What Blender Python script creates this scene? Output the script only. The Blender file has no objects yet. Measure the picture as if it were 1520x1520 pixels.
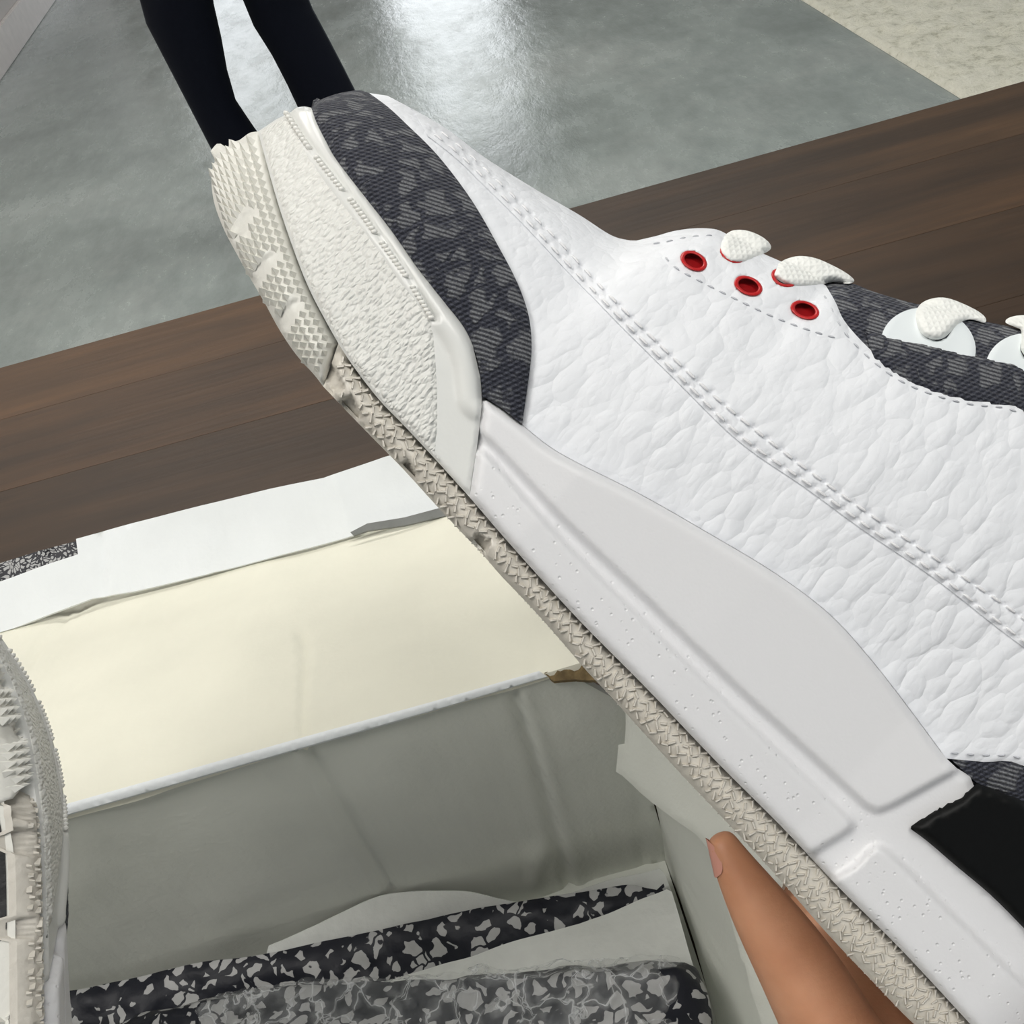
import bpy, bmesh, math, random
import numpy as np
from mathutils import Vector, Matrix
from mathutils.geometry import delaunay_2d_cdt

random.seed(7)
rng = np.random.default_rng(7)
SC = bpy.context.scene
COL = SC.collection

# ------------------------------------------------------------------ camera
PITCH = math.radians(40.3)
ROLL = math.atan(0.28)
R0 = np.array([1.0, 0, 0])
F0 = np.array([0, math.cos(PITCH), -math.sin(PITCH)])
D0 = -np.array([0, math.sin(PITCH), math.cos(PITCH)])
CI = math.cos(ROLL) * R0 + math.sin(ROLL) * D0
CJ = -math.sin(ROLL) * R0 + math.cos(ROLL) * D0
CAM = np.array([0, 0, 1.18])
FL = 1520.0
cd = bpy.data.cameras.new('camera')
cam = bpy.data.objects.new('camera', cd)
COL.objects.link(cam)
cd.sensor_width = 36
cd.lens = 36 * FL / 1520
cd.clip_start = 0.01
cam.matrix_world = Matrix(((CI[0], -CJ[0], -F0[0], CAM[0]), (CI[1], -CJ[1], -F0[1], CAM[1]),
                           (CI[2], -CJ[2], -F0[2], CAM[2]), (0, 0, 0, 1)))
SC.camera = cam

# ------------------------------------------------------------------ world, exposure, lights
w = bpy.data.worlds.new('world')
SC.world = w
w.use_nodes = True
w.node_tree.nodes['Background'].inputs[0].default_value = (0.86, 0.93, 1.0, 1)
w.node_tree.nodes['Background'].inputs[1].default_value = 0.42
SC.view_settings.view_transform = 'Standard'
SC.view_settings.look = 'None'
SC.view_settings.exposure = -0.2
SC.view_settings.gamma = 1.0
SC.view_settings.use_curve_mapping = False


def area_light(name, loc, size, power, color, rot=(0, 0, 0)):
    ld = bpy.data.lights.new(name, 'AREA')
    ld.shape = 'RECTANGLE'
    ld.size, ld.size_y = size
    ld.energy = power
    ld.color = color
    o = bpy.data.objects.new(name, ld)
    COL.objects.link(o)
    o.location = loc
    o.rotation_euler = rot
    return o


CEIL = 3.0
PANELS = [(-1.0, -0.35, 21), (0.6, -0.35, 19), (-1.0, 2.9, 28), (0.6, 2.9, 28)]
for (lx, ly, pw) in PANELS:
    area_light('ceiling_lamp_light', (lx, ly, CEIL - 0.07), (1.2, 0.6), pw, (1.0, 0.975, 0.93))
WINDOWS = [(0.15, 1.05), (-1.5, -0.75)]
WALLY = 9.0
for (wa, wb) in WINDOWS:
    area_light('window_daylight', ((wa + wb) / 2, WALLY + 0.02, 1.2), (wb - wa, 2.3), 23 if wa > 0 else 14, (0.93, 0.97, 1.0),
               (math.radians(-90), 0, 0))


# ------------------------------------------------------------------ helpers
def ray(px, py):
    px = np.asarray(px, float)
    py = np.asarray(py, float)
    return ((px - 760)[..., None] * CI + (py - 760)[..., None] * CJ) / FL + F0


def at_depth(px, py, d):
    return CAM + ray(px, py) * np.asarray(d, float)[..., None]


def on_plane(px, py, p0, n):
    v = ray(px, py)
    t = ((np.asarray(p0) - CAM) @ n) / (v @ n)
    return CAM + v * np.asarray(t)[..., None]


def srgb(r, g, b):
    def f(c):
        c /= 255
        return c / 12.92 if c <= 0.04045 else ((c + 0.055) / 1.055) ** 2.4
    return (f(r), f(g), f(b), 1)


def tag(o, label=None, cat=None, group=None, kind=None):
    if label: o['label'] = label
    if cat: o['category'] = cat
    if group: o['group'] = group
    if kind: o['kind'] = kind
    return o


def empty(name, M=None, parent=None):
    o = bpy.data.objects.new(name, None)
    COL.objects.link(o)
    o.empty_display_size = 0.02
    if M is not None: o.matrix_world = M
    if parent: o.parent = parent
    return o


def mesh_obj(name, verts, faces, mat, parent=None, smooth=True, sharp=None):
    me = bpy.data.meshes.new(name)
    me.from_pydata([tuple(map(float, v)) for v in verts], [], [tuple(map(int, f)) for f in faces])
    if smooth:
        me.polygons.foreach_set('use_smooth', [True] * len(me.polygons))
    me.update()
    if mat: me.materials.append(mat)
    o = bpy.data.objects.new(name, me)
    COL.objects.link(o)
    if parent: o.parent = parent
    return o


def cr(pts, n=8, closed=False):
    """Catmull-Rom through pts"""
    P = [np.array(p, float) for p in pts]
    out = []
    N = len(P)
    rngk = range(N if closed else N - 1)
    for k in rngk:
        p1, p2 = P[k % N], P[(k + 1) % N]
        p0 = P[(k - 1) % N] if (closed or k > 0) else 2 * p1 - p2
        p3 = P[(k + 2) % N] if (closed or k < N - 2) else 2 * p2 - p1
        for i in range(n):
            t = i / n
            out.append(0.5 * ((2 * p1) + (-p0 + p2) * t + (2 * p0 - 5 * p1 + 4 * p2 - p3) * t * t + (-p0 + 3 * p1 - 3 * p2 + p3) * t ** 3))
    if not closed: out.append(P[-1])
    return [tuple(p) for p in out]


def resample(pts, step, closed=False):
    P = np.array(pts, float)
    if closed: P = np.vstack([P, P[:1]])
    L = np.r_[0, np.cumsum(np.hypot(*np.diff(P, axis=0).T))]
    n = max(2, int(round(L[-1] / step)))
    q = np.linspace(0, L[-1], n + 1)
    out = np.c_[np.interp(q, L, P[:, 0]), np.interp(q, L, P[:, 1])]
    return out[:-1] if closed else out


def densify(pts, step):
    """closed polygon, keeps its corners"""
    P = [np.array(p, float) for p in pts]
    out = []
    acc = None
    for k in range(len(P)):
        a, b = P[k], P[(k + 1) % len(P)]
        L = np.hypot(*(b - a))
        if L < 1e-6: continue
        if acc is not None and np.hypot(*(a - acc)) < step * 0.45:
            pass
        else:
            out.append(a)
            acc = a
        n = int(L / step)
        for i in range(1, n):
            out.append(a + (b - a) * i / n)
            acc = out[-1]
    if np.hypot(*(out[0] - out[-1])) < step * 0.45: out.pop()
    return np.array(out)


def dist_poly(X, P, closed=True):
    A = P
    B = np.roll(P, -1, axis=0) if closed else P[1:]
    if not closed: A = P[:-1]
    D = np.full(len(X), 1e9)
    for c in range(0, len(X), 4000):
        x = X[c:c + 4000, None, :]
        ab = (B - A)[None]
        t = np.clip(((x - A[None]) * ab).sum(-1) / np.maximum((ab * ab).sum(-1), 1e-12), 0, 1)
        d = x - (A[None] + ab * t[..., None])
        D[c:c + 4000] = np.sqrt((d * d).sum(-1)).min(1)
    return D


def inside(X, P):
    r = np.zeros(len(X), bool)
    x, y = X[:, 0], X[:, 1]
    j = len(P) - 1
    for i in range(len(P)):
        xi, yi = P[i]
        xj, yj = P[j]
        if yi != yj:
            c = ((yi > y) != (yj > y)) & (x < (xj - xi) * (y - yi) / (yj - yi) + xi)
            r ^= c
        j = i
    return r


def sdist(X, P):
    d = dist_poly(X, P)
    return np.where(inside(X, P), d, -d)


def smooth01(x):
    x = np.clip(x, 0, 1)
    return x * x * (3 - 2 * x)


def noise2(X, scale, seed=0, oct=2):
    """cheap value noise"""
    g = np.random.default_rng(seed).random((128, 128))
    out = np.zeros(len(X))
    amp = 1
    for o in range(oct):
        u = X[:, 0] / scale + 50 + 13 * o
        v = X[:, 1] / scale + 50 + 7 * o
        i, j = np.floor(u).astype(int), np.floor(v).astype(int)
        fu, fv = smooth01(u - i), smooth01(v - j)
        G = lambda a, b: g[a % 128, b % 128]
        out += amp * ((G(i, j) * (1 - fu) + G(i + 1, j) * fu) * (1 - fv) + (G(i, j + 1) * (1 - fu) + G(i + 1, j + 1) * fu) * fv - 0.5)
        scale /= 2
        amp /= 2
    return out


def triangulate(poly, res, extra=None):
    P = densify(poly, res)
    lo, hi = P.min(0), P.max(0)
    gx, gy = np.meshgrid(np.arange(lo[0], hi[0], res), np.arange(lo[1], hi[1], res * 0.87))
    gx = gx + (np.arange(gx.shape[0]) % 2)[:, None] * res * 0.5
    G = np.c_[gx.ravel(), gy.ravel()]
    if extra is not None and len(extra):
        E = np.array(extra, float)
        G = G[np.array([np.min(((E - g) ** 2).sum(1)) for g in G]) > (res * 0.5) ** 2] if len(E) < 60 else G
        G = np.vstack([G, E])
    G = G[inside(G, P)]
    G = G[dist_poly(G, P) > res * 0.5]
    V = [Vector(p) for p in np.vstack([P, G])]
    n = len(P)
    r = delaunay_2d_cdt(V, [(i, (i + 1) % n) for i in range(n)], [], 1, 1e-5, False)
    X = np.array([(v.x, v.y) for v in r[0]])
    tri = np.array([tuple(f) for f in r[2]])
    keep = inside(X[tri].mean(1), P)
    return X, [tuple(f) for f in tri[keep]], P


def boundary(faces):
    cnt = {}
    for f in faces:
        for k in range(len(f)):
            a, b = f[k], f[(k + 1) % len(f)]
            cnt[(a, b)] = cnt.get((a, b), 0) + 1
    return [e for e in cnt if (e[1], e[0]) not in cnt]


def tri_normals_mean(V, faces):
    f = np.array([x[:3] for x in faces])
    n = np.cross(V[f[:, 1]] - V[f[:, 0]], V[f[:, 2]] - V[f[:, 0]])
    return n.sum(0)


# ------------------------------------------------------------------ materials
def new_mat(name):
    m = bpy.data.materials.new(name)
    m.use_nodes = True
    nt = m.node_tree
    b = nt.nodes['Principled BSDF']
    return m, nt, b


def N(nt, typ, **kw):
    n = nt.nodes.new(typ)
    for k, v in kw.items():
        if k.startswith('_'): setattr(n, k[1:], v)
        else:
            key = int(k[1:]) if k[0] == 'i' and k[1:].isdigit() else k
            n.inputs[key].default_value = v
    return n


def L(nt, a, ao, b, bi):
    nt.links.new(a.outputs[ao], b.inputs[bi])


def mapping(nt, scale=(1, 1, 1), rot=(0, 0, 0), coord='Object'):
    tc = N(nt, 'ShaderNodeTexCoord')
    mp = N(nt, 'ShaderNodeMapping')
    mp.inputs['Scale'].default_value = scale
    mp.inputs['Rotation'].default_value = rot
    L(nt, tc, coord, mp, 'Vector')
    return mp


def ramp(nt, stops, interp='LINEAR'):
    r = N(nt, 'ShaderNodeValToRGB')
    e = r.color_ramp.elements
    r.color_ramp.interpolation = interp
    while len(e) < len(stops): e.new(0.5)
    for k, (p, c) in enumerate(stops):
        e[k].position = p
        e[k].color = c if len(c) == 4 else (*c, 1)
    return r


def bump(nt, b, src, out, dist, strength=1.0, prev=None):
    bp = N(nt, 'ShaderNodeBump')
    bp.inputs['Strength'].default_value = strength
    bp.inputs['Distance'].default_value = dist
    L(nt, src, out, bp, 'Height')
    if prev: L(nt, prev, 'Normal', bp, 'Normal')
    L(nt, bp, 'Normal', b, 'Normal')
    return bp


def simple(name, col, rough=0.6, nscale=0, ndist=0, var=0.0, spec=0.5):
    m, nt, b = new_mat(name)
    b.inputs['Base Color'].default_value = col
    b.inputs['Roughness'].default_value = rough
    b.inputs['Specular IOR Level'].default_value = spec
    mp = mapping(nt)
    nz = N(nt, 'ShaderNodeTexNoise', Scale=nscale or 60.0, Detail=4.0)
    L(nt, mp, 'Vector', nz, 'Vector')
    if var:
        r = ramp(nt, [(0.3, tuple(c * (1 - var) for c in col[:3])), (0.7, tuple(min(1, c * (1 + var)) for c in col[:3]))])
        L(nt, nz, 'Fac', r, 'Fac')
        L(nt, r, 'Color', b, 'Base Color')
    if ndist: bump(nt, b, nz, 'Fac', ndist)
    return m


def distorted(nt, mp, nscale, amount):
    """mapped coordinates plus noise"""
    nz = N(nt, 'ShaderNodeTexNoise', Scale=nscale, Detail=2.0)
    L(nt, mp, 'Vector', nz, 'Vector')
    sub = N(nt, 'ShaderNodeVectorMath', _operation='SUBTRACT')
    sub.inputs[1].default_value = (0.5, 0.5, 0.5)
    L(nt, nz, 'Color', sub, 0)
    sc = N(nt, 'ShaderNodeVectorMath', _operation='SCALE')
    sc.inputs['Scale'].default_value = amount
    L(nt, sub, 'Vector', sc, 0)
    ad = N(nt, 'ShaderNodeVectorMath', _operation='ADD')
    L(nt, mp, 'Vector', ad, 0)
    L(nt, sc, 'Vector', ad, 1)
    return ad


def leather_mat():
    m, nt, b = new_mat('white_tumbled_leather')
    b.inputs['Base Color'].default_value = srgb(232, 234, 238)
    b.inputs['Roughness'].default_value = 0.5
    b.inputs['Specular IOR Level'].default_value = 0.35
    mp = mapping(nt, (1.15, 0.62, 0.9), (0, 0, math.radians(-12)))
    dv = distorted(nt, mp, 120.0, 0.0042)
    hs = []
    for sc in (214.0, 600.0):
        vo = N(nt, 'ShaderNodeTexVoronoi', _feature='F1', Scale=sc)
        L(nt, dv, 'Vector', vo, 'Vector')
        sq = N(nt, 'ShaderNodeMath', _operation='POWER')
        sq.inputs[1].default_value = 2.2
        L(nt, vo, 'Distance', sq, 0)
        mr = N(nt, 'ShaderNodeMapRange')
        mr.inputs['From Max'].default_value = 0.5
        mr.inputs['To Min'].default_value = 1.0
        mr.inputs['To Max'].default_value = 0.0
        L(nt, sq, 'Value', mr, 'Value')
        hs.append(mr)
    # how deep the creases run changes over the hide
    nz = N(nt, 'ShaderNodeTexNoise', Scale=45.0, Detail=2.0)
    L(nt, mp, 'Vector', nz, 'Vector')
    mr = N(nt, 'ShaderNodeMapRange')
    mr.inputs['From Min'].default_value = 0.35
    mr.inputs['From Max'].default_value = 0.65
    mr.inputs['To Min'].default_value = 0.45
    L(nt, nz, 'Fac', mr, 'Value')
    # the toe is stretched smooth over the last
    sx = N(nt, 'ShaderNodeSeparateXYZ')
    tc = N(nt, 'ShaderNodeTexCoord')
    L(nt, tc, 'Object', sx, 'Vector')
    tr = N(nt, 'ShaderNodeMapRange')
    tr.inputs['From Min'].default_value = -0.06
    tr.inputs['From Max'].default_value = 0.04
    tr.inputs['To Min'].default_value = 0.35
    L(nt, sx, 'X', tr, 'Value')
    mu = N(nt, 'ShaderNodeMath', _operation='MULTIPLY')
    L(nt, mr, 'Result', mu, 0)
    L(nt, tr, 'Result', mu, 1)
    a = N(nt, 'ShaderNodeMath', _operation='MULTIPLY')
    L(nt, hs[0], 'Result', a, 0)
    L(nt, mu, 'Value', a, 1)
    c = N(nt, 'ShaderNodeMath', _operation='MULTIPLY_ADD')
    L(nt, hs[1], 'Result', c, 0)
    c.inputs[1].default_value = 0.12
    L(nt, a, 'Value', c, 2)
    fz = N(nt, 'ShaderNodeTexNoise', Scale=900.0, Detail=3.0)
    L(nt, mp, 'Vector', fz, 'Vector')
    d = N(nt, 'ShaderNodeMath', _operation='MULTIPLY_ADD')
    L(nt, fz, 'Fac', d, 0)
    d.inputs[1].default_value = 0.10
    L(nt, c, 'Value', d, 2)
    bump(nt, b, d, 'Value', 0.0011, 0.52)
    return m


def textile_mat():
    m, nt, b = new_mat('navy_jacquard_textile')
    b.inputs['Roughness'].default_value = 0.9
    b.inputs['Specular IOR Level'].default_value = 0.15
    b.inputs['Sheen Weight'].default_value = 0.12
    mp = mapping(nt, (1.0, 0.72, 1.0), (0, 0, math.radians(30)))
    dv = distorted(nt, mp, 200.0, 0.008)
    vo = N(nt, 'ShaderNodeTexVoronoi', _feature='DISTANCE_TO_EDGE', Scale=165.0)
    L(nt, dv, 'Vector', vo, 'Vector')
    mask = N(nt, 'ShaderNodeMapRange', _interpolation_type='SMOOTHSTEP')
    mask.inputs['From Min'].default_value = 0.10
    mask.inputs['From Max'].default_value = 0.21
    L(nt, vo, 'Distance', mask, 'Value')
    # ribs of the weave, one way in the patches and another in the ground
    ws = []
    for ang, sc in ((62, 330.0), (18, 300.0)):
        mw = mapping(nt, (1, 1, 1), (0, 0, math.radians(ang)))
        wv = N(nt, 'ShaderNodeTexWave', _bands_direction='X', Scale=sc, Distortion=1.6, Detail=2.0)
        wv.inputs['Detail Scale'].default_value = 0.6
        L(nt, mw, 'Vector', wv, 'Vector')
        ws.append(wv)
    fz = N(nt, 'ShaderNodeTexNoise', Scale=2600.0, Detail=2.0)
    tcc = N(nt, 'ShaderNodeTexCoord')
    L(nt, tcc, 'Object', fz, 'Vector')
    r1 = ramp(nt, [(0.25, srgb(62, 63, 69)), (0.75, srgb(116, 118, 121))])
    r2 = ramp(nt, [(0.3, srgb(40, 42, 51)), (0.85, srgb(70, 72, 81))])
    L(nt, ws[0], 'Fac', r1, 'Fac')
    L(nt, ws[1], 'Fac', r2, 'Fac')
    mx = N(nt, 'ShaderNodeMix', _data_type='RGBA')
    L(nt, mask, 'Result', mx, 'Factor')
    L(nt, r2, 'Color', mx, 'A')
    L(nt, r1, 'Color', mx, 'B')
    rz = ramp(nt, [(0.3, (0.45, 0.45, 0.45)), (0.7, (1.5, 1.5, 1.5))])
    L(nt, fz, 'Fac', rz, 'Fac')
    m2 = N(nt, 'ShaderNodeMix', _data_type='RGBA', _blend_type='MULTIPLY')
    m2.inputs['Factor'].default_value = 0.8
    L(nt, mx, 'Result', m2, 'A')
    L(nt, rz, 'Color', m2, 'B')
    L(nt, m2, 'Result', b, 'Base Color')
    ad = N(nt, 'ShaderNodeMath', _operation='ADD')
    L(nt, ws[0], 'Fac', ad, 0)
    L(nt, fz, 'Fac', ad, 1)
    ad2 = N(nt, 'ShaderNodeMath', _operation='ADD')
    L(nt, ad, 'Value', ad2, 0)
    L(nt, mask, 'Result', ad2, 1)
    bump(nt, b, ad2, 'Value', 0.00035, 0.8)
    return m


def print_mat(name, gloss=0.6, scale=120.0, stretch=(1, 1, 1), rot=0.0):
    m, nt, b = new_mat(name)
    mp = mapping(nt, stretch, (0, 0, rot))
    dv = distorted(nt, mp, 120.0, 0.010)
    vo = N(nt, 'ShaderNodeTexVoronoi', _feature='DISTANCE_TO_EDGE', Scale=scale)
    L(nt, dv, 'Vector', vo, 'Vector')
    nz = N(nt, 'ShaderNodeTexNoise', Scale=90.0, Detail=1.0)
    L(nt, mp, 'Vector', nz, 'Vector')
    th = N(nt, 'ShaderNodeMapRange')
    th.inputs['From Min'].default_value = 0.3
    th.inputs['From Max'].default_value = 0.7
    th.inputs['To Min'].default_value = 0.05
    th.inputs['To Max'].default_value = 0.30
    L(nt, nz, 'Fac', th, 'Value')
    sb = N(nt, 'ShaderNodeMath', _operation='SUBTRACT')
    L(nt, vo, 'Distance', sb, 0)
    L(nt, th, 'Result', sb, 1)
    r = ramp(nt, [(0.0, srgb(11, 14, 28)), (0.02, srgb(172, 172, 172))])
    L(nt, sb, 'Value', r, 'Fac')
    L(nt, r, 'Color', b, 'Base Color')
    b.inputs['Roughness'].default_value = gloss
    fz = N(nt, 'ShaderNodeTexNoise', Scale=70.0, Detail=4.0)
    L(nt, mp, 'Vector', fz, 'Vector')
    bump(nt, b, fz, 'Fac', 0.0015)
    return m


def rubber_pebble_mat():
    m, nt, b = new_mat('pebbled_white_rubber')
    b.inputs['Base Color'].default_value = srgb(223, 223, 218)
    b.inputs['Roughness'].default_value = 0.42
    mp = mapping(nt, (1.25, 0.7, 1.0), (0, 0, math.radians(-35)))
    dv = distorted(nt, mp, 500.0, 0.0016)
    vo = N(nt, 'ShaderNodeTexVoronoi', _feature='SMOOTH_F1', Scale=880.0)
    vo.inputs['Smoothness'].default_value = 0.35
    L(nt, dv, 'Vector', vo, 'Vector')
    r = ramp(nt, [(0.0, (1, 1, 1)), (0.8, (0, 0, 0))])
    L(nt, vo, 'Distance', r, 'Fac')
    bump(nt, b, r, 'Color', 0.0005, 0.95)
    return m


def midsole_mat():
    m, nt, b = new_mat('painted_foam')
    b.inputs['Base Color'].default_value = srgb(226, 226, 228)
    b.inputs['Roughness'].default_value = 0.45
    mp = mapping(nt)
    fz = N(nt, 'ShaderNodeTexNoise', Scale=1300.0, Detail=2.0)
    L(nt, mp, 'Vector', fz, 'Vector')
    vo = N(nt, 'ShaderNodeTexVoronoi', _feature='F1', Scale=520.0)
    L(nt, mp, 'Vector', vo, 'Vector')
    pit = N(nt, 'ShaderNodeMapRange', _interpolation_type='SMOOTHSTEP')
    pit.inputs['From Min'].default_value = 0.05
    pit.inputs['From Max'].default_value = 0.22
    L(nt, vo, 'Distance', pit, 'Value')
    # pits lie on the lower band of the foam
    sx = N(nt, 'ShaderNodeSeparateXYZ')
    L(nt, mp, 'Vector', sx, 'Vector')
    yr = N(nt, 'ShaderNodeMapRange')
    yr.inputs['From Min'].default_value = 0.022
    yr.inputs['From Max'].default_value = 0.013
    yr.inputs['To Min'].default_value = 0.05
    L(nt, sx, 'Y', yr, 'Value')
    iv = N(nt, 'ShaderNodeMath', _operation='MULTIPLY')
    L(nt, pit, 'Result', iv, 0)
    L(nt, yr, 'Result', iv, 1)
    ad = N(nt, 'ShaderNodeMath', _operation='MULTIPLY_ADD')
    L(nt, fz, 'Fac', ad, 0)
    ad.inputs[1].default_value = 0.35
    L(nt, iv, 'Value', ad, 2)
    bump(nt, b, ad, 'Value', 0.00022, 0.7)
    return m


def cardboard_mat(name, col, ribs=True):
    m, nt, b = new_mat(name)
    b.inputs['Roughness'].default_value = 0.85
    mp = mapping(nt)
    nz = N(nt, 'ShaderNodeTexNoise', Scale=14.0, Detail=6.0)
    L(nt, mp, 'Vector', nz, 'Vector')
    c = np.array(col[:3])
    r = ramp(nt, [(0.3, tuple(c * 0.94)), (0.65, tuple(np.minimum(c * 1.03, 1)))])
    L(nt, nz, 'Fac', r, 'Fac')
    L(nt, r, 'Color', b, 'Base Color')
    wv = N(nt, 'ShaderNodeTexWave', _bands_direction='X', Scale=45.0, Distortion=1.0)
    L(nt, mp, 'Vector', wv, 'Vector')
    fz = N(nt, 'ShaderNodeTexNoise', Scale=500.0, Detail=3.0)
    L(nt, mp, 'Vector', fz, 'Vector')
    ad = N(nt, 'ShaderNodeMath', _operation='MULTIPLY_ADD')
    L(nt, wv, 'Fac', ad, 0)
    ad.inputs[1].default_value = 0.35 if ribs else 0.0
    L(nt, fz, 'Fac', ad, 2)
    bp = bump(nt, b, ad, 'Value', 0.0003, 0.6)
    n2 = N(nt, 'ShaderNodeTexNoise', Scale=22.0, Detail=2.0)
    L(nt, mp, 'Vector', n2, 'Vector')
    bump(nt, b, n2, 'Fac', 0.004, 0.35, bp)
    return m


def concrete_mat():
    m, nt, b = new_mat('polished_grey_concrete')
    mp = mapping(nt, (1, 1, 1))
    n1 = N(nt, 'ShaderNodeTexNoise', Scale=1.6, Detail=8.0, Roughness=0.65)
    L(nt, mp, 'Vector', n1, 'Vector')
    r = ramp(nt, [(0.3, srgb(134, 142, 139)), (0.5, srgb(150, 158, 155)), (0.72, srgb(166, 172, 169))])
    L(nt, n1, 'Fac', r, 'Fac')
    n3 = N(nt, 'ShaderNodeTexNoise', Scale=9.0, Detail=6.0, Roughness=0.7)
    mp3 = mapping(nt, (1.0, 0.45, 1))
    L(nt, mp3, 'Vector', n3, 'Vector')
    r3 = ramp(nt, [(0.35, (0.86, 0.86, 0.86)), (0.65, (1.08, 1.08, 1.08))])
    L(nt, n3, 'Fac', r3, 'Fac')
    mx = N(nt, 'ShaderNodeMix', _data_type='RGBA', _blend_type='MULTIPLY')
    mx.inputs['Factor'].default_value = 1.0
    L(nt, r, 'Color', mx, 'A')
    L(nt, r3, 'Color', mx, 'B')
    L(nt, mx, 'Result', b, 'Base Color')
    r2 = ramp(nt, [(0.35, (0.16,) * 3), (0.7, (0.34,) * 3)])
    L(nt, n3, 'Fac', r2, 'Fac')
    L(nt, r2, 'Color', b, 'Roughness')
    bump(nt, b, n3, 'Fac', 0.006, 0.6)
    return m


def wood_mat():
    m, nt, b = new_mat('dark_stained_wood')
    mp = mapping(nt, (1.4, 16.0, 16.0))
    oi = N(nt, 'ShaderNodeObjectInfo')
    ad = N(nt, 'ShaderNodeVectorMath', _operation='MULTIPLY_ADD')
    ad.inputs[1].default_value = (37.0, 11.0, 5.0)
    L(nt, oi, 'Random', ad, 0)
    L(nt, mp, 'Vector', ad, 2)
    n1 = N(nt, 'ShaderNodeTexNoise', Scale=1.0, Detail=8.0, Roughness=0.62, Distortion=0.4)
    L(nt, ad, 'Vector', n1, 'Vector')
    r = ramp(nt, [(0.25, srgb(50, 38, 28)), (0.5, srgb(68, 51, 36)), (0.75, srgb(92, 68, 46))])
    L(nt, n1, 'Fac', r, 'Fac')
    at = N(nt, 'ShaderNodeAttribute', _attribute_type='OBJECT', _attribute_name='stain')
    mb = mapping(nt, (5.0, 14.0, 10.0))
    ab = N(nt, 'ShaderNodeVectorMath', _operation='ADD')
    L(nt, mb, 'Vector', ab, 0)
    L(nt, ad, 'Vector', ab, 1)
    nb = N(nt, 'ShaderNodeTexNoise', Scale=1.0, Detail=4.0, Roughness=0.6)
    L(nt, ab, 'Vector', nb, 'Vector')
    rb = ramp(nt, [(0.3, (0.72, 0.72, 0.72)), (0.55, (1.0, 1.0, 1.0)), (0.75, (1.25, 1.2, 1.15))])
    L(nt, nb, 'Fac', rb, 'Fac')
    m0 = N(nt, 'ShaderNodeMix', _data_type='RGBA', _blend_type='MULTIPLY')
    m0.inputs['Factor'].default_value = 1.0
    L(nt, r, 'Color', m0, 'A')
    L(nt, rb, 'Color', m0, 'B')
    mx = N(nt, 'ShaderNodeMix', _data_type='RGBA', _blend_type='MULTIPLY')
    mx.inputs['Factor'].default_value = 1.0
    L(nt, m0, 'Result', mx, 'A')
    L(nt, at, 'Color', mx, 'B')
    L(nt, mx, 'Result', b, 'Base Color')
    b.inputs['Roughness'].default_value = 0.5
    b.inputs['Specular IOR Level'].default_value = 0.3
    mf = mapping(nt, (8, 160.0, 100.0))
    n2 = N(nt, 'ShaderNodeTexNoise', Scale=1.0, Detail=5.0)
    L(nt, mf, 'Vector', n2, 'Vector')
    bump(nt, b, n2, 'Fac', 0.0006, 0.6)
    return m


def skin_mat():
    m, nt, b = new_mat('skin')
    mp = mapping(nt)
    nz = N(nt, 'ShaderNodeTexNoise', Scale=60.0, Detail=4.0)
    L(nt, mp, 'Vector', nz, 'Vector')
    r = ramp(nt, [(0.3, srgb(196, 138, 104)), (0.7, srgb(212, 156, 122))])
    L(nt, nz, 'Fac', r, 'Fac')
    L(nt, r, 'Color', b, 'Base Color')
    b.inputs['Roughness'].default_value = 0.5
    b.inputs['Subsurface Weight'].default_value = 0.15
    b.inputs['Subsurface Radius'].default_value = (0.01, 0.004, 0.002)
    b.inputs['Subsurface Scale'].default_value = 0.3
    n2 = N(nt, 'ShaderNodeTexNoise', Scale=700.0, Detail=3.0)
    L(nt, mp, 'Vector', n2, 'Vector')
    bump(nt, b, n2, 'Fac', 0.0002, 0.6)
    return m


M_LEATHER = leather_mat()
M_TEXTILE = textile_mat()
M_PEBBLE = rubber_pebble_mat()
M_MIDSOLE = midsole_mat()
M_RUBBER = simple('white_rubber', srgb(223, 224, 221), 0.3, 300, 0.0001)
M_TREAD = simple('ivory_tread_rubber', srgb(220, 219, 212), 0.45, 800, 0.0001)
M_RIM = simple('greige_outsole_rubber', srgb(206, 201, 191), 0.4, 500, 0.0002, 0.05)
M_SOLEDARK = simple('black_sole_rubber', srgb(20, 20, 22), 0.5, 300, 0.0003)
M_BLACK = simple('black_midsole_paint', srgb(7, 8, 8), 0.5, 400, 0.0001, 0, 0.2)
M_RED = simple('red_plastic', srgb(186, 28, 30), 0.3, 200, 0.0)
M_REDSHADE = simple('shaded_red_plastic', srgb(140, 8, 14), 0.4, 200, 0.0)  # same red darkened: shade of the sunken eyelet put into its colour
M_LACE, nt, b = new_mat('white_woven_lace')
b.inputs['Base Color'].default_value = srgb(236, 237, 233)
b.inputs['Roughness'].default_value = 0.85
wa_ = []
for ang in (38, -38):
    mp = mapping(nt, (1, 1, 1), (0, 0, math.radians(ang)))
    wv_ = N(nt, 'ShaderNodeTexWave', _bands_direction='X', Scale=210.0, Distortion=1.2, Detail=1.0)
    L(nt, mp, 'Vector', wv_, 'Vector')
    wa_.append(wv_)
mu_ = N(nt, 'ShaderNodeMath', _operation='MAXIMUM')
L(nt, wa_[0], 'Fac', mu_, 0)
L(nt, wa_[1], 'Fac', mu_, 1)
bump(nt, b, mu_, 'Value', 0.0004, 0.4)
M_STITCH = simple('white_thread', srgb(232, 232, 234), 0.7, 1500, 0.0003)
M_STITCHG = simple('grey_thread', srgb(196, 198, 204), 0.7, 1500, 0.0003)
M_GUARD = simple('white_plastic', srgb(228, 234, 236), 0.45, 100, 0.0)
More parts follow.
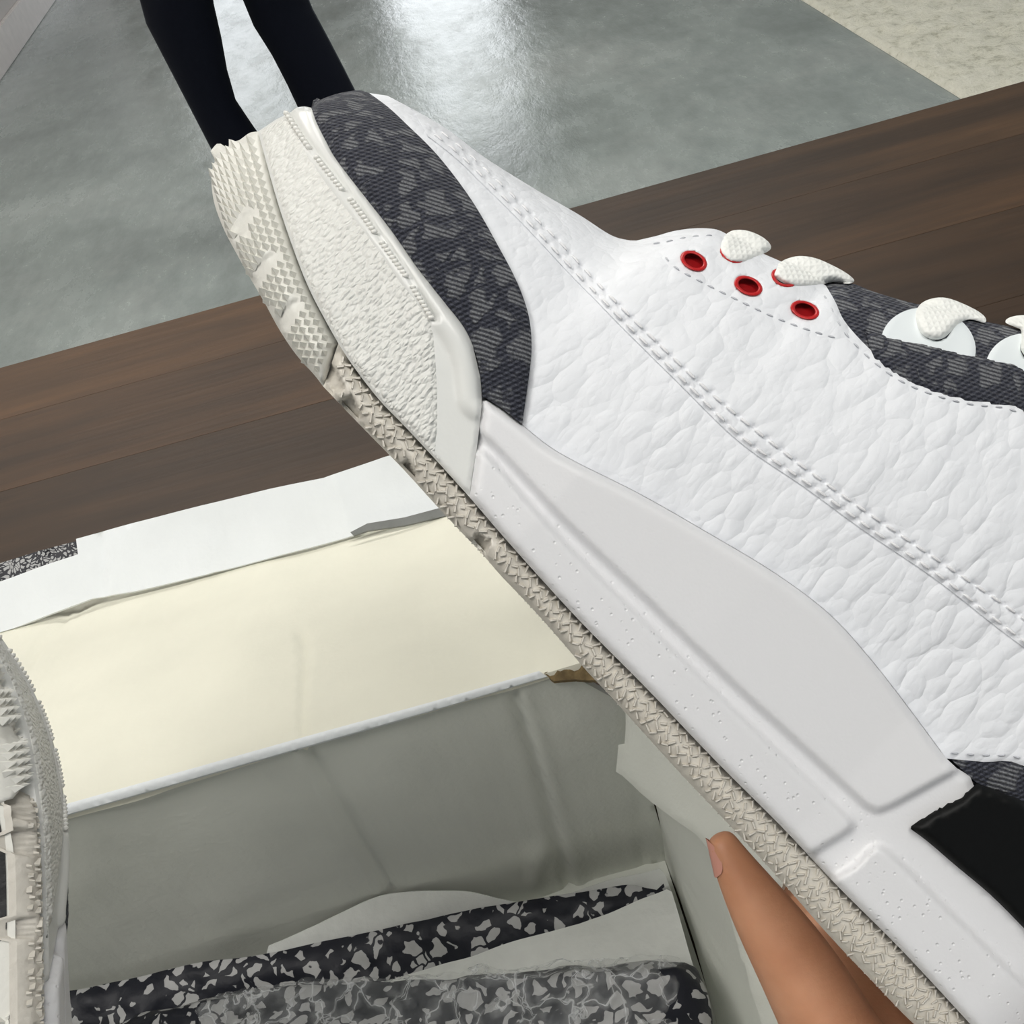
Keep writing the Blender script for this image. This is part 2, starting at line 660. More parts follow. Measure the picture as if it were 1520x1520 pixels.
M_ROPE = simple('glossy_white_cord', srgb(240, 239, 234), 0.15, 600, 0.0001)
M_CREAM = cardboard_mat('cream_cardboard', srgb(232, 230, 214))
M_GREYCARD = cardboard_mat('white_cardboard', srgb(214, 216, 208))
M_WHITECARD = cardboard_mat('white_paper_board', srgb(236, 240, 242))
M_BROWN = simple('raw_cardboard', srgb(122, 104, 72), 0.9, 250, 0.001, 0.35)
M_PRINT = print_mat('navy_spotted_paper', 0.55, 150.0)
M_PRINT3 = print_mat('navy_flecked_board', 0.5, 380.0)
M_PRINT2 = print_mat('navy_spotted_roll', 0.5, 135.0)
M_PAPER = simple('white_tissue_paper', srgb(214, 216, 212), 0.8, 160, 0.0007, 0.03)
M_CONCRETE = concrete_mat()
M_WOOD = wood_mat()
M_SKIN = skin_mat()
M_NAIL = simple('fingernail', srgb(208, 150, 134), 0.3, 100, 0.0)
M_TROUSER = simple('navy_trouser_cloth', srgb(13, 17, 30), 0.85, 400, 0.0006, 0.15, 0.2)
M_PIPING = simple('grey_piping', srgb(52, 56, 66), 0.6, 100, 0.0)
M_SHIRT = simple('dark_shirt_cloth', srgb(40, 44, 52), 0.85, 300, 0.0006)
M_HAIR = simple('dark_hair', srgb(24, 20, 18), 0.6, 200, 0.001)
M_WALL = simple('painted_wall', srgb(206, 200, 196), 0.7, 30, 0.0004, 0.02)
M_SKIRT = simple('white_gloss_skirting', srgb(226, 218, 214), 0.4, 20, 0.0004, 0.06)
M_CEIL = simple('white_ceiling', srgb(230, 230, 228), 0.8, 30, 0.0)
M_FRAME = simple('dark_window_frame', srgb(60, 62, 64), 0.5, 30, 0.0)
M_RUG, nt, b = new_mat('cream_coarse_pile')
b.inputs['Roughness'].default_value = 0.95
mp = mapping(nt)
n_ = N(nt, 'ShaderNodeTexNoise', Scale=26.0, Detail=6.0, Roughness=0.7)
L(nt, mp, 'Vector', n_, 'Vector')
r_ = ramp(nt, [(0.34, srgb(188, 186, 168)), (0.46, srgb(222, 220, 204)), (0.7, srgb(234, 232, 218))])
L(nt, n_, 'Fac', r_, 'Fac')
L(nt, r_, 'Color', b, 'Base Color')
bump(nt, b, n_, 'Fac', 0.02, 0.8)

M_FILM, nt, b = new_mat('clear_wrapping_film')
b.inputs['Base Color'].default_value = (0.72, 0.74, 0.75, 1)
b.inputs['Roughness'].default_value = 0.22
b.inputs['Alpha'].default_value = 0.15
mp = mapping(nt, (1, 1, 1))
n_ = N(nt, 'ShaderNodeTexNoise', Scale=55.0, Detail=5.0, Distortion=1.5)
L(nt, mp, 'Vector', n_, 'Vector')
bump(nt, b, n_, 'Fac', 0.006, 0.9)
dv_f = distorted(nt, mp, 90.0, 0.02)
vf = N(nt, 'ShaderNodeTexVoronoi', _feature='DISTANCE_TO_EDGE', Scale=70.0)
L(nt, dv_f, 'Vector', vf, 'Vector')
rf = ramp(nt, [(0.0, (0.6,) * 3), (0.025, (0.16,) * 3), (0.2, (0.06,) * 3)])  # pale lines: crinkle highlights put into the film's opacity
L(nt, vf, 'Distance', rf, 'Fac')
L(nt, rf, 'Color', b, 'Alpha')

M_LAMP, nt, b = new_mat('lamp_diffuser')
b.inputs['Emission Color'].default_value = (1, 0.98, 0.94, 1)
b.inputs['Emission Strength'].default_value = 3.0

M_GLASS, nt, b = new_mat('window_glass')
b.inputs['Transmission Weight'].default_value = 1.0
b.inputs['Roughness'].default_value = 0.0
b.inputs['IOR'].default_value = 1.05


def box_mesh(x0, x1, y0, y1, z0, z1, bev=0.0):
    bm = bmesh.new()
    bmesh.ops.create_cube(bm, size=1)
    for v in bm.verts:
        v.co = Vector(((x0 + x1) / 2 + v.co.x * (x1 - x0), (y0 + y1) / 2 + v.co.y * (y1 - y0), (z0 + z1) / 2 + v.co.z * (z1 - z0)))
    if bev: bmesh.ops.bevel(bm, geom=list(bm.edges), offset=bev, segments=2, affect='EDGES')
    return bm


def bm_obj(name, bm, mat, parent=None, smooth=False):
    me = bpy.data.meshes.new(name)
    bm.to_mesh(me)
    bm.free()
    if smooth: me.polygons.foreach_set('use_smooth', [True] * len(me.polygons))
    if mat: me.materials.append(mat)
    o = bpy.data.objects.new(name, me)
    COL.objects.link(o)
    if parent: o.parent = parent
    return o


def wbox(name, x0, x1, y0, y1, z0, z1, mat, parent=None, bev=0.0, origin=None):
    """box given in world coordinates, its origin at its centre (or at the parent's frame)"""
    if parent is not None:
        o = np.array(parent.matrix_world.translation) if origin is None else np.array(origin)
        return bm_obj(name, box_mesh(x0 - o[0], x1 - o[0], y0 - o[1], y1 - o[1], z0 - o[2], z1 - o[2], bev), mat, parent)
    c = ((x0 + x1) / 2, (y0 + y1) / 2, (z0 + z1) / 2)
    ob = bm_obj(name, box_mesh(x0 - c[0], x1 - c[0], y0 - c[1], y1 - c[1], z0 - c[2], z1 - c[2], bev), mat)
    ob.location = c
    return ob


def T(x, y, z):
    return Matrix.Translation((x, y, z))


# ------------------------------------------------------------------ room shell
fl = wbox('floor', -1.87, 6.0, -4.0, WALLY, -0.1, 0, M_CONCRETE)
tag(fl, 'polished grey concrete floor with soft window reflections', kind='structure')
wl = wbox('wall_left', -2.02, -1.87, -4.0, WALLY, 0, CEIL, M_WALL)
tag(wl, 'pale painted wall along the left of the hall', kind='structure')
bl = wbox('baseboard_left', -1.87, -1.845, -4.0, WALLY - 0.01, 0.0, 0.16, M_SKIRT, bev=0.004)
tag(bl, 'off white baseboard along the left wall', kind='structure')
ce = wbox('ceiling', -2.02, 6.0, -4.0, WALLY + 0.15, CEIL, CEIL + 0.1, M_CEIL)
tag(ce, 'white ceiling', kind='structure')
xs = [-2.02] + [v for p in sorted(WINDOWS) for v in p] + [6.0]
bm = bmesh.new()
for k in range(0, len(xs), 2):
    b2 = box_mesh(xs[k], xs[k + 1], WALLY, WALLY + 0.15, 0, CEIL)
    me = bpy.data.meshes.new('tmp'); b2.to_mesh(me); bm.from_mesh(me); b2.free()
for (a_, b_) in WINDOWS:
    b2 = box_mesh(a_, b_, WALLY, WALLY + 0.15, 2.36, CEIL)
    me = bpy.data.meshes.new('tmp'); b2.to_mesh(me); bm.from_mesh(me); b2.free()
wf = bm_obj('wall_far', bm, M_WALL)
tag(wf, 'pale far wall with two tall glazed openings', kind='structure')
for k, (a_, b_) in enumerate(WINDOWS):
    win = empty('window_%d' % (k + 1), T((a_ + b_) / 2, WALLY + 0.1, 0))
    tag(win, 'tall glazed opening letting daylight onto the concrete floor', kind='structure')
    fr = 0.04
    for nm, bb in (('frame_post', (a_, a_ + fr, 0.0, 2.36)), ('frame_post', (b_ - fr, b_, 0.0, 2.36)), ('frame_rail', (a_ + fr, b_ - fr, 2.30, 2.36)), ('frame_rail', (a_ + fr, b_ - fr, 0.0, 0.06))):
        wbox(nm, bb[0], bb[1], WALLY + 0.07, WALLY + 0.12, bb[2], bb[3], M_FRAME, win)
    wbox('pane', a_ + fr, b_ - fr, WALLY + 0.09, WALLY + 0.1, 0.06, 2.30, M_GLASS, win)
for k, (lx, ly, pw) in enumerate(PANELS):
    lt = empty('ceiling_light', T(lx, ly, CEIL))
    tag(lt, 'white ceiling light panel above the %s, on the side of %s' % ('table' if ly < 2 else 'open floor', 'the left wall' if lx < 0 else 'the cream rug'), 'ceiling light', 'ceiling light panels')
    wbox('housing', lx - 0.63, lx + 0.63, ly - 0.33, ly + 0.33, CEIL - 0.05, CEIL, M_CEIL, lt)
    wbox('diffuser', lx - 0.6, lx + 0.6, ly - 0.3, ly + 0.3, CEIL - 0.06, CEIL - 0.05, M_LAMP, lt)

# ------------------------------------------------------------------ rug
RX = 1.42
gx = np.linspace(RX, RX + 1.5, 130)
gy = np.linspace(1.6, 3.75, 180)
GX, GY = np.meshgrid(gx, gy)
X2 = np.c_[GX.ravel(), GY.ravel()]
hz = 0.014 + 0.014 * noise2(X2, 0.05, 3, 3) + 0.008 * noise2(X2, 0.3, 4, 2)
edge = np.minimum.reduce([X2[:, 0] - RX, RX + 1.5 - X2[:, 0], X2[:, 1] - 1.6, 3.75 - X2[:, 1]])
hz = np.where(edge < 1e-6, 0.001, hz)
V = np.c_[X2[:, 0] - RX, X2[:, 1] - 2.6, hz]
nx, ny = len(gx), len(gy)
Fq = [(j * nx + i, j * nx + i + 1, (j + 1) * nx + i + 1, (j + 1) * nx + i) for j in range(ny - 1) for i in range(nx - 1)]
rug = mesh_obj('rug', V, Fq, M_RUG)
rug.location = (RX, 2.6, 0)
tag(rug, 'cream coarse textured rug lying on the grey concrete floor', 'rug')

# ------------------------------------------------------------------ table
tb = empty('table', T(0.1, 0.35, 0))
tag(tb, 'dark brown stained wooden table of long planks under the open shoebox', 'table')
TY1, TY0 = 0.915, -0.35
ys = [TY1, 0.815, 0.70, 0.585, 0.47, 0.355, 0.24, 0.125, 0.01, -0.105, -0.22, TY0]
stains = [(0.78, 0.80, 0.84), (1.0, 1.0, 1.0), (0.86, 0.86, 0.86), (1.0, 0.97, 0.94), (0.84, 0.83, 0.83), (0.95, 0.92, 0.9)]
for k in range(len(ys) - 1):
    cuts = [-0.95, [0.03, 0.0, 0.05, 0.02, -0.3, 0.4][k % 6], 1.15]
    for q in range(2):
        pl = wbox('plank', cuts[q] + 0.00004, cuts[q + 1] - 0.00004, ys[k + 1] + 0.00004, ys[k] - 0.00004, 0.715, 0.75, M_WOOD, tb, 0.0002)
        s_ = np.array(stains[(k + 2 * q) % 6])
        if k == 0 and q == 0: s_ = np.array((1.35, 1.25, 1.1))
        if k == 1 and q == 0: s_ = np.array((1.15, 1.08, 1.0))
        pl['stain'] = [float(v) for v in s_]
wbox('apron', -0.9, 1.1, TY1 - 0.09, TY1 - 0.065, 0.62, 0.715, M_WOOD, tb)['stain'] = [0.8, 0.8, 0.8]
wbox('apron', -0.9, 1.1, TY0 + 0.065, TY0 + 0.09, 0.62, 0.715, M_WOOD, tb)['stain'] = [0.8, 0.8, 0.8]
for lx in (-0.9, 1.04):
    for ly in (TY0 + 0.03, TY1 - 0.09):
        wbox('leg', lx, lx + 0.06, ly, ly + 0.06, 0, 0.715, M_WOOD, tb, 0.003)['stain'] = [0.8, 0.8, 0.8]

# ------------------------------------------------------------------ person behind the table
PY = 2.95


def wp(px, py, y=PY):
    return on_plane(np.array(px, float), np.array(py, float), (0, y, 0), np.array([0, 1.0, 0]))


def skin_body(name, chains, mat, parent=None, subdiv=2, root=0, origin=(0, 0, 0)):
    """chains: list of lists of (key, (x,y,z), radius or (rx,ry)); equal keys are one joint"""
    idx, vs, rs, es = {}, [], [], []
    for ch in chains:
        prev = None
        for key, co, r in ch:
            if key not in idx:
                idx[key] = len(vs)
                vs.append(np.array(co) - np.array(origin))
                rs.append(r if isinstance(r, tuple) else (r, r))
            if prev is not None: es.append((prev, idx[key]))
            prev = idx[key]
    me = bpy.data.meshes.new(name)
    me.from_pydata([tuple(map(float, v)) for v in vs], es, [])
    me.update()
    o = bpy.data.objects.new(name, me)
    COL.objects.link(o)
    o.location = origin
    if parent is not None:
        o.parent = parent
        o.location = np.array(origin) - np.array(parent.matrix_world.translation)
    sk = o.modifiers.new('skin', 'SKIN')
    sk.use_smooth_shade = True
    lay = me.skin_vertices[0].data if len(me.skin_vertices) else None
    if lay is None:
        bm = bmesh.new(); bm.from_mesh(me); bm.verts.layers.skin.verify(); bm.to_mesh(me); bm.free()
        lay = me.skin_vertices[0].data
    for k, r in enumerate(rs):
        lay[k].radius = r
        lay[k].use_root = (k == root)
    sb = o.modifiers.new('subdivision', 'SUBSURF')
    sb.levels = sb.render_levels = subdiv
    me.materials.append(mat)
    return o


def tube_loft(name, rings, mat, parent=None, n=28, cap=True, origin=None):
    """rings: list of (centre, rx, ry) horizontal rings"""
    V, Fa = [], []
    for (c, rx, ry) in rings:
        for k in range(n):
            a = 2 * math.pi * k / n
            V.append((c[0] + rx * math.cos(a), c[1] + ry * math.sin(a), c[2]))
    for j in range(len(rings) - 1):
        for k in range(n):
            Fa.append((j * n + k, j * n + (k + 1) % n, (j + 1) * n + (k + 1) % n, (j + 1) * n + k))
    if cap:
        Fa.append(tuple(range(n - 1, -1, -1)))
        Fa.append(tuple((len(rings) - 1) * n + k for k in range(n)))
    if origin is not None: V = np.array(V) - np.array(origin)
    return mesh_obj(name, V, Fa, mat, parent)


def leg_edges(y, side):
    if side == 0:
        l = np.interp(y, [-260, 0, 100, 235, 330], [95, 203, 255, 325, 375])
        r = np.interp(y, [-260, 0, 60, 120, 160, 235, 330], [330, 322, 335, 345, 357, 410, 462])
    else:
        l = np.interp(y, [-260, 0, 50, 100, 160, 330], [345, 350, 385, 413, 441, 520])
        r = np.interp(y, [-260, 0, 60, 135, 330], [400, 455, 487, 527, 615])
    return l, r


pr = empty('person', T(-0.32, PY, 0))
tag(pr, 'person in dark navy trousers standing on the concrete floor beyond the table', 'person')
rings_all = []
hipz = 0.95
for side in (0, 1):
    rings = []
    zs = [0.012, 0.05, 0.12, 0.2, 0.28, 0.36, 0.44, 0.52, 0.6]
    for z in zs:
        # row of the photo whose leg centre stands at height z
        best = None
        for y in range(-400, 420, 4):
            l, r = leg_edges(y, side)
            P = wp((l + r) / 2, y)
            if best is None or abs(P[2] - z) < best[0]: best = (abs(P[2] - z), y, l, r, P)
        _, y, l, r, P = best
        wd = np.linalg.norm(wp(l, y) - wp(r, y)) / 2 * 0.93
        rings.append([np.array([P[0], PY + (0.02 if side else -0.02), z]), wd, min(wd, 0.105)])
    hx = -0.42 if side == 0 else -0.24
    last = rings[-1]
    for f in (0.33, 0.66, 1.0):
        rings.append([last[0] * (1 - f) + np.array([hx, PY, hipz - 0.1]) * f, last[1] * (1 - f) + 0.105 * f, 0.105])
    for rg in rings: rg[0][2] = rg[0][2]
    tube_loft('trouser_leg', rings, M_TROUSER, pr, origin=(-0.32, PY, 0))
    seam = []
    for (c, rx, ry) in rings[:-1]:
        seam.append((c[0] - rx * 0.97 * (1 if side == 0 else -1), c[1] - ry * 0.12, c[2]))
    V, Fa = [], []
    for k, s_ in enumerate(seam):
        for q in range(6):
            a = q * math.pi / 3
            V.append((s_[0] + 0.004 * math.cos(a) + 0.32, s_[1] + 0.004 * math.sin(a) - PY, s_[2]))
    for k in range(len(seam) - 1):
        for q in range(6):
            Fa.append((k * 6 + q, k * 6 + (q + 1) % 6, k * 6 + 6 + (q + 1) % 6, k * 6 + 6 + q))
    mesh_obj('side_piping', V, Fa, M_PIPING, pr)
    c0 = rings[0][0]
    sh = []
    for (yy, rx, h) in ((0.07, 0.035, 0.05), (0.03, 0.045, 0.075), (-0.05, 0.048, 0.075), (-0.12, 0.05, 0.055), (-0.17, 0.042, 0.04), (-0.2, 0.02, 0.025)):
        sh.append((yy, rx, h))
    V, Fa, n = [], [], 14
    for (yy, rx, h) in sh:
        for k in range(n):
            a = 2 * math.pi * k / n
            V.append((c0[0] + 0.32 + rx * math.cos(a), c0[1] - PY + yy, max(0.002, h / 2 + h / 2 * math.sin(a) * 1.05)))
    for j in range(len(sh) - 1):
        for k in range(n):
            Fa.append((j * n + k, j * n + (k + 1) % n, (j + 1) * n + (k + 1) % n, (j + 1) * n + k))
    Fa.append(tuple(range(n))); Fa.append(tuple((len(sh) - 1) * n + k for k in range(n)))
    mesh_obj('shoe', V, Fa, M_BLACK, pr)
pc = np.array([-0.33, PY, 0])
tube_loft('trouser_seat', [(pc + [0, 0, 0.80], 0.19, 0.12), (pc + [0, 0, 0.88], 0.20, 0.13), (pc + [0, 0, 0.98], 0.185, 0.125), (pc + [0, 0, 1.05], 0.165, 0.115)], M_TROUSER, pr, origin=(-0.32, PY, 0))
skin_body('body', [
    [('pel', pc + [0, 0, 0.98], (0.14, 0.10)), ('wai', pc + [0, 0, 1.12], (0.14, 0.10)), ('che', pc + [0, 0, 1.32], (0.17, 0.11)), ('nek', pc + [0, 0, 1.47], (0.07, 0.07)), ('thr', pc + [0, 0, 1.53], 0.055), ('hea', pc + [0, -0.02, 1.62], (0.075, 0.09)), ('top', pc + [0, -0.01, 1.71], (0.065, 0.08))],
    [('che', pc, 0), ('shl', pc + [-0.19, 0, 1.40], 0.06), ('ell', pc + [-0.26, 0.03, 1.13], 0.045), ('wrl', pc + [-0.27, -0.05, 0.89], 0.032), ('hal', pc + [-0.27, -0.08, 0.80], (0.04, 0.02))],
    [('che', pc, 0), ('shr', pc + [0.19, 0, 1.40], 0.06), ('elr', pc + [0.26, 0.03, 1.13], 0.045), ('wrr', pc + [0.27, -0.05, 0.89], 0.032), ('har', pc + [0.27, -0.08, 0.80], (0.04, 0.02))],
], M_SHIRT, pr, 2, 0, origin=tuple(pc + [0, 0, 0.98]))

# ------------------------------------------------------------------ sheet parts
def sheet(name, poly, pos, off, mat, parent, res=8, rnd_px=0, rnd_m=0.0, thick=0.002, mirror=False, toward=None, extra=None, inv=None, hclamp=False, jitter=0):
    """A shaped sheet with an edge of real thickness. poly outlines it; pos(px,py,off) gives the point;
    off(X,d) raises it; mirror repeats it on the far side of the shoe's middle plane."""
    X, Fa, P = triangulate(poly, res, extra)
    d = dist_poly(X, P)
    o = off(X, d) if off else np.zeros(len(X))
    if rnd_px:
        k = np.clip(d / rnd_px, 0, 1)
        o = o - rnd_m * (1 - np.sqrt(1 - (1 - k) ** 2))
    V = pos(X[:, 0], X[:, 1], o)
    if hclamp: V[:, 2] = np.maximum(V[:, 2], 0.0001)
    be = boundary(Fa)
    bv = sorted({a for e in be for a in e})
    mapv = {v: i for i, v in enumerate(bv)}
    Xb = X[bv]
    Vr0 = V[bv]
    Vr1 = pos(Xb[:, 0], Xb[:, 1], o[bv] - thick)
    if hclamp: Vr1[:, 2] = np.maximum(Vr1[:, 2], 0.0)
    n0 = len(V)
    m = len(bv)
    F2 = list(Fa)
    # orientation
    nrm = tri_normals_mean(V, Fa)
    tw = toward if toward is not None else np.array([0, 0, 1.0])
    flip = (nrm @ tw) < 0
    if flip: F2 = [f[::-1] for f in F2]
    for (a, b_) in be:
        i, j = mapv[a], mapv[b_]
        q = (n0 + i, n0 + m + i, n0 + m + j, n0 + j)
        F2.append(q if not flip else q[::-1])
    VV = np.vstack([V, Vr0, Vr1])
    if mirror:
        W = VV.copy(); W[:, 2] *= -1
        if inv is not None: W = W @ np.array(inv)[:3, :3].T + np.array(inv)[:3, 3]
    else:
        # back face
        F3 = [tuple(mapb for mapb in f) for f in Fa]
        Vb = pos(X[:, 0], X[:, 1], o - thick)
        k = len(VV)
        F2 += [tuple(k + v for v in (f if flip else f[::-1])) for f in F3]
        VV = np.vstack([VV, Vb])
    if inv is not None:
        Mi = np.array(inv)
        VV = VV @ Mi[:3, :3].T + Mi[:3, 3]
    ob = mesh_obj(name, VV, F2, mat, parent)
    if mirror: mesh_obj(name, W, [f[::-1] for f in F2], mat, parent)
    return ob


# ------------------------------------------------------------------ shoebox
BX0, BX1, BY0, BY1, BZ0, HZ = -0.318, 0.024, -0.068, 0.238, 0.7505, 0.898
sb = empty('shoebox', T((BX0 + BX1) / 2, (BY0 + BY1) / 2, BZ0))
tag(sb, 'worn white cardboard shoebox standing open on the wooden table, lid folded back', 'box')
SBI = sb.matrix_world.inverted()
TOCAM = -F0
NB = np.array([0, -1.0, 0])


def plane_pos(p0, n):
    n = np.array(n, float) / np.linalg.norm(n)
    p0 = np.array(p0, float)
    def f(px, py, o):
        return on_plane(px, py, p0, n) + np.asarray(o)[:, None] * n
    return f


def crease(X, pts, w, dep):
    d = dist_poly(X, np.array(pts, float), False)
    return -dep * np.exp(-(d / w) ** 2)


def ridge_line(X, pts, w, dep):
    d = dist_poly(X, np.array(pts, float), False)
    return dep * np.exp(-(d / w) ** 2)


def back_off(X, d):
    o = 0.002 * noise2(X, 130, 5, 2)
    o += crease(X, [(455, 1108), (500, 1190), (545, 1265), (580, 1320)], 8, 0.0028) + ridge_line(X, [(440, 1112), (488, 1195), (530, 1270), (562, 1320)], 8, 0.0012)
    o += crease(X, [(763, 1030), (790, 1110), (815, 1200), (850, 1330)], 7, 0.0026) + ridge_line(X, [(776, 1030), (803, 1110), (829, 1200), (866, 1330)], 8, 0.0012)
    o += crease(X, [(935, 1120), (950, 1200), (958, 1290)], 7, 0.0008)
    o += ridge_line(X, [(800, 1260), (792, 1310)], 10, 0.0015)
    return o


back_poly = [(-330, 1322), (75, 1212), (250, 1164), (440, 1110), (640, 1053), (770, 1018), (815, 1006), (862, 1008), (905, 1032), (932, 1060), (995, 1278), (984, 1284), (600, 1390), (130, 1519), (-330, 1646)]
sheet('back_wall', back_poly, plane_pos((0, BY1 + 0.003, 0.8), NB), back_off, M_GREYCARD, sb, 10, 0, 0, 0.003, toward=NB, inv=SBI)
# folded double edge where the lid hinges
sheet('hinge_fold', [(-330, 1312), (75, 1200), (440, 1097), (640, 1042), (800, 996), (812, 1004), (640, 1055), (440, 1112), (75, 1216), (-330, 1326)],
      plane_pos((0, BY1 - 0.001, HZ), (0, -0.55, 0.83)), lambda X, d: 0.0015 * smooth01(d / 6), M_WHITECARD, sb, 6, 0, 0, 0.004, toward=TOCAM, inv=SBI)
sheet('torn_corner', [(808, 1000), (824, 993), (850, 990), (882, 983), (905, 998), (905, 1012), (880, 1010), (850, 1008), (822, 1011)],
      plane_pos((0, BY1 + 0.002, HZ), (0, -0.4, 0.9)), lambda X, d: 0.002 * noise2(X, 9, 8, 2), M_BROWN, sb, 4, 0, 0, 0.003, toward=TOCAM, inv=SBI)['label'] = 'torn brown corrugated edge'
# lid panel
LN = np.array([0, 0.33, 0.944])
LP0 = np.array([0, BY1 + 0.001, HZ + 0.001])


def lid_off(X, d):
    o = 0.006 * noise2(X, 260, 11, 2) + 0.002 * noise2(X, 90, 12, 1)
    o += crease(X, [(450, 938), (452, 1010), (452, 1100)], 4, 0.0026) + ridge_line(X, [(444, 960), (444, 1100)], 6, 0.0008) + ridge_line(X, [(459, 990), (459, 1100)], 5, 0.0008)
    o += crease(X, [(128, 893), (95, 915), (62, 958), (45, 985)], 5, 0.002)
    o += crease(X, [(-330, 1300), (75, 1190), (440, 1088), (800, 988)], 10, 0.0012)
    return o


lid_poly = [(-330, 1318), (75, 1207), (440, 1104), (640, 1049), (810, 1002), (900, 978), (985, 955), (990, 680), (900, 682), (640, 751), (400, 813), (250, 852), (150, 871), (20, 912), (-330, 1010)]
lid = sheet('lid', lid_poly, plane_pos(LP0, LN), lid_off, M_CREAM, sb, 11, 0, 0, 0.0025, toward=LN, inv=SBI)
lid['label'] = 'cream inside of the lid'
# far lip of the lid, standing up
pB = on_plane(np.array(400.0), np.array(833.0), LP0, LN)
LIPN = np.array([0, -0.55, 0.835])


def lip_off(X, d):
    o = 0.003 * noise2(X, 120, 21, 2)
    o += crease(X, [(150, 795), (155, 880)], 6, 0.0016) + ridge_line(X, [(162, 795), (167, 880)], 5, 0.001)
    o += ridge_line(X, [(318, 800), (320, 850)], 6, 0.001) + ridge_line(X, [(500, 715), (525, 790)], 7, 0.001)
    return o


lip_poly = [(-330, 950), (0, 862), (116, 823), (113, 800), (200, 776), (300, 750), (400, 726), (480, 710), (570, 678), (640, 660), (985, 572), (985, 695), (900, 703), (645, 760), (538, 782), (535, 792), (400, 828), (300, 854), (200, 878), (136, 889), (20, 932), (-330, 1035)]
lip = sheet('lid_lip', lip_poly, plane_pos(pB + np.array([0, 0.002, 0.0]), LIPN), lip_off, M_WHITECARD, sb, 9, 0, 0, 0.002, toward=LIPN, inv=SBI)
lip['label'] = 'white upright lip of the lid'
sheet('printed_lip', [(-330, 930), (0, 836), (60, 817), (125, 800), (140, 850), (0, 900), (-330, 990)], plane_pos(pB + np.array([0, 0.012, 0]), LIPN), None, M_PRINT3, sb, 10, 0, 0, 0.002, toward=LIPN, inv=SBI)['label'] = 'navy spotted outer board of the lid'
sheet('shaded_lip_slit', [(520, 790), (545, 777), (600, 768), (660, 752), (985, 668), (985, 684), (660, 766), (600, 780), (545, 788), (525, 795)], plane_pos(pB + np.array([0, -0.006, 0.004]), (0, -0.5, 0.86)), None,
      simple('grey_shaded_board', srgb(120, 122, 120), 0.8, 100, 0.0005, 0.1), sb, 8, 0, 0, 0.002, toward=TOCAM, inv=SBI)  # dark slit in the lip: its shade is put into this strip's grey
# other walls and floor of the box
wbox('bottom', BX0, BX1, BY0, BY1 + 0.006, BZ0, BZ0 + 0.003, M_GREYCARD, sb)
wbox('left_wall', BX0 - 0.003, BX0, BY0, BY1 + 0.003, BZ0, HZ, M_GREYCARD, sb)
wbox('front_wall', BX0, BX1, BY0 - 0.003, BY0, BZ0, HZ - 0.02, M_GREYCARD, sb)
RN = np.array([-1.0, 0, 0])


def right_off(X, d):
    return 0.0015 * noise2(X, 90, 31, 2)


# right wall in the plane x = BX1, traced along its own height and depth
def wall_poly_to_px(pts):
    out = []
    for (x, y, z) in pts:
        q = np.array([x, y, z]) - CAM
        out.append((760 + FL * (q @ CI) / (q @ F0), 760 + FL * (q @ CJ) / (q @ F0)))
    return out


V_, F_ = [], []
ny_, nz_ = 16, 10
for sgn in (0, 1):
    for jy in range(ny_ + 1):
        yy = BY1 + 0.004 - (BY1 + 0.004 - BY0) * jy / ny_
        topz = 0.868 - 0.036 * smooth01(jy / ny_ * 2.0)
        for jz in range(nz_ + 1):
            f = jz / nz_
            bow = 0.034 * smooth01(jy / ny_ * 1.9) * f ** 1.3 + 0.0012 * math.sin(5 * f + jy)
            V_.append((BX1 + bow + 0.003 * sgn - (BX0 + BX1) / 2, yy - (BY0 + BY1) / 2, (topz - BZ0) * f))
st_ = (ny_ + 1) * (nz_ + 1)
for jy in range(ny_):
    for jz in range(nz_):
        q = jy * (nz_ + 1) + jz
        F_.append((q, q + 1, q + nz_ + 2, q + nz_ + 1))
        F_.append((st_ + q, st_ + q + nz_ + 1, st_ + q + nz_ + 2, st_ + q + 1))
    q = jy * (nz_ + 1)
    F_.append((q, q + nz_ + 1, st_ + q + nz_ + 1, st_ + q))
    q += nz_
    F_.append((q, st_ + q, st_ + q + nz_ + 1, q + nz_ + 1))
for jz in range(nz_):
    F_.append((jz, st_ + jz, st_ + jz + 1, jz + 1))
    q = ny_ * (nz_ + 1) + jz
    F_.append((q, q + 1, st_ + q + 1, st_ + q))
mesh_obj('right_wall', V_, F_, M_GREYCARD, sb, smooth=False)
# flap folded over the right wall, hanging into the box
flap_poly = [(927, 1052), (926, 1104), (917, 1106), (913, 1146), (922, 1152), (965, 1192), (1030, 1240), (1048, 1262), (1062, 1305), (1082, 1375), (1096, 1425), (1103, 1432), (1112, 1470), (1132, 1540), (1150, 1600), (1172, 1600), (1166, 1470), (1152, 1335), (1160, 1316), (1163, 1300), (1108, 1215), (990, 1065)]
fa, fb, fc = (at_depth(np.array(float(x)), np.array(float(y)), np.array(d)) for x, y, d in ((913, 1146, 0.374), (1048, 1262, 0.340), (1132, 1540, 0.324)))
FN = np.cross(fb - fa, fc - fa)
FN /= np.linalg.norm(FN)
if FN @ F0 > 0: FN = -FN
FP = fb
sheet('side_flap', flap_poly, plane_pos(FP, FN), lambda X, d: 0.0012 * noise2(X, 60, 33, 2), M_GREYCARD, sb, 9, 4, 0.0008, 0.002, toward=FN, inv=SBI)['label'] = 'white side flap with a torn edge'

# ------------------------------------------------------------------ papers in the box
NP_ = np.array([0, 0.25, 0.97])


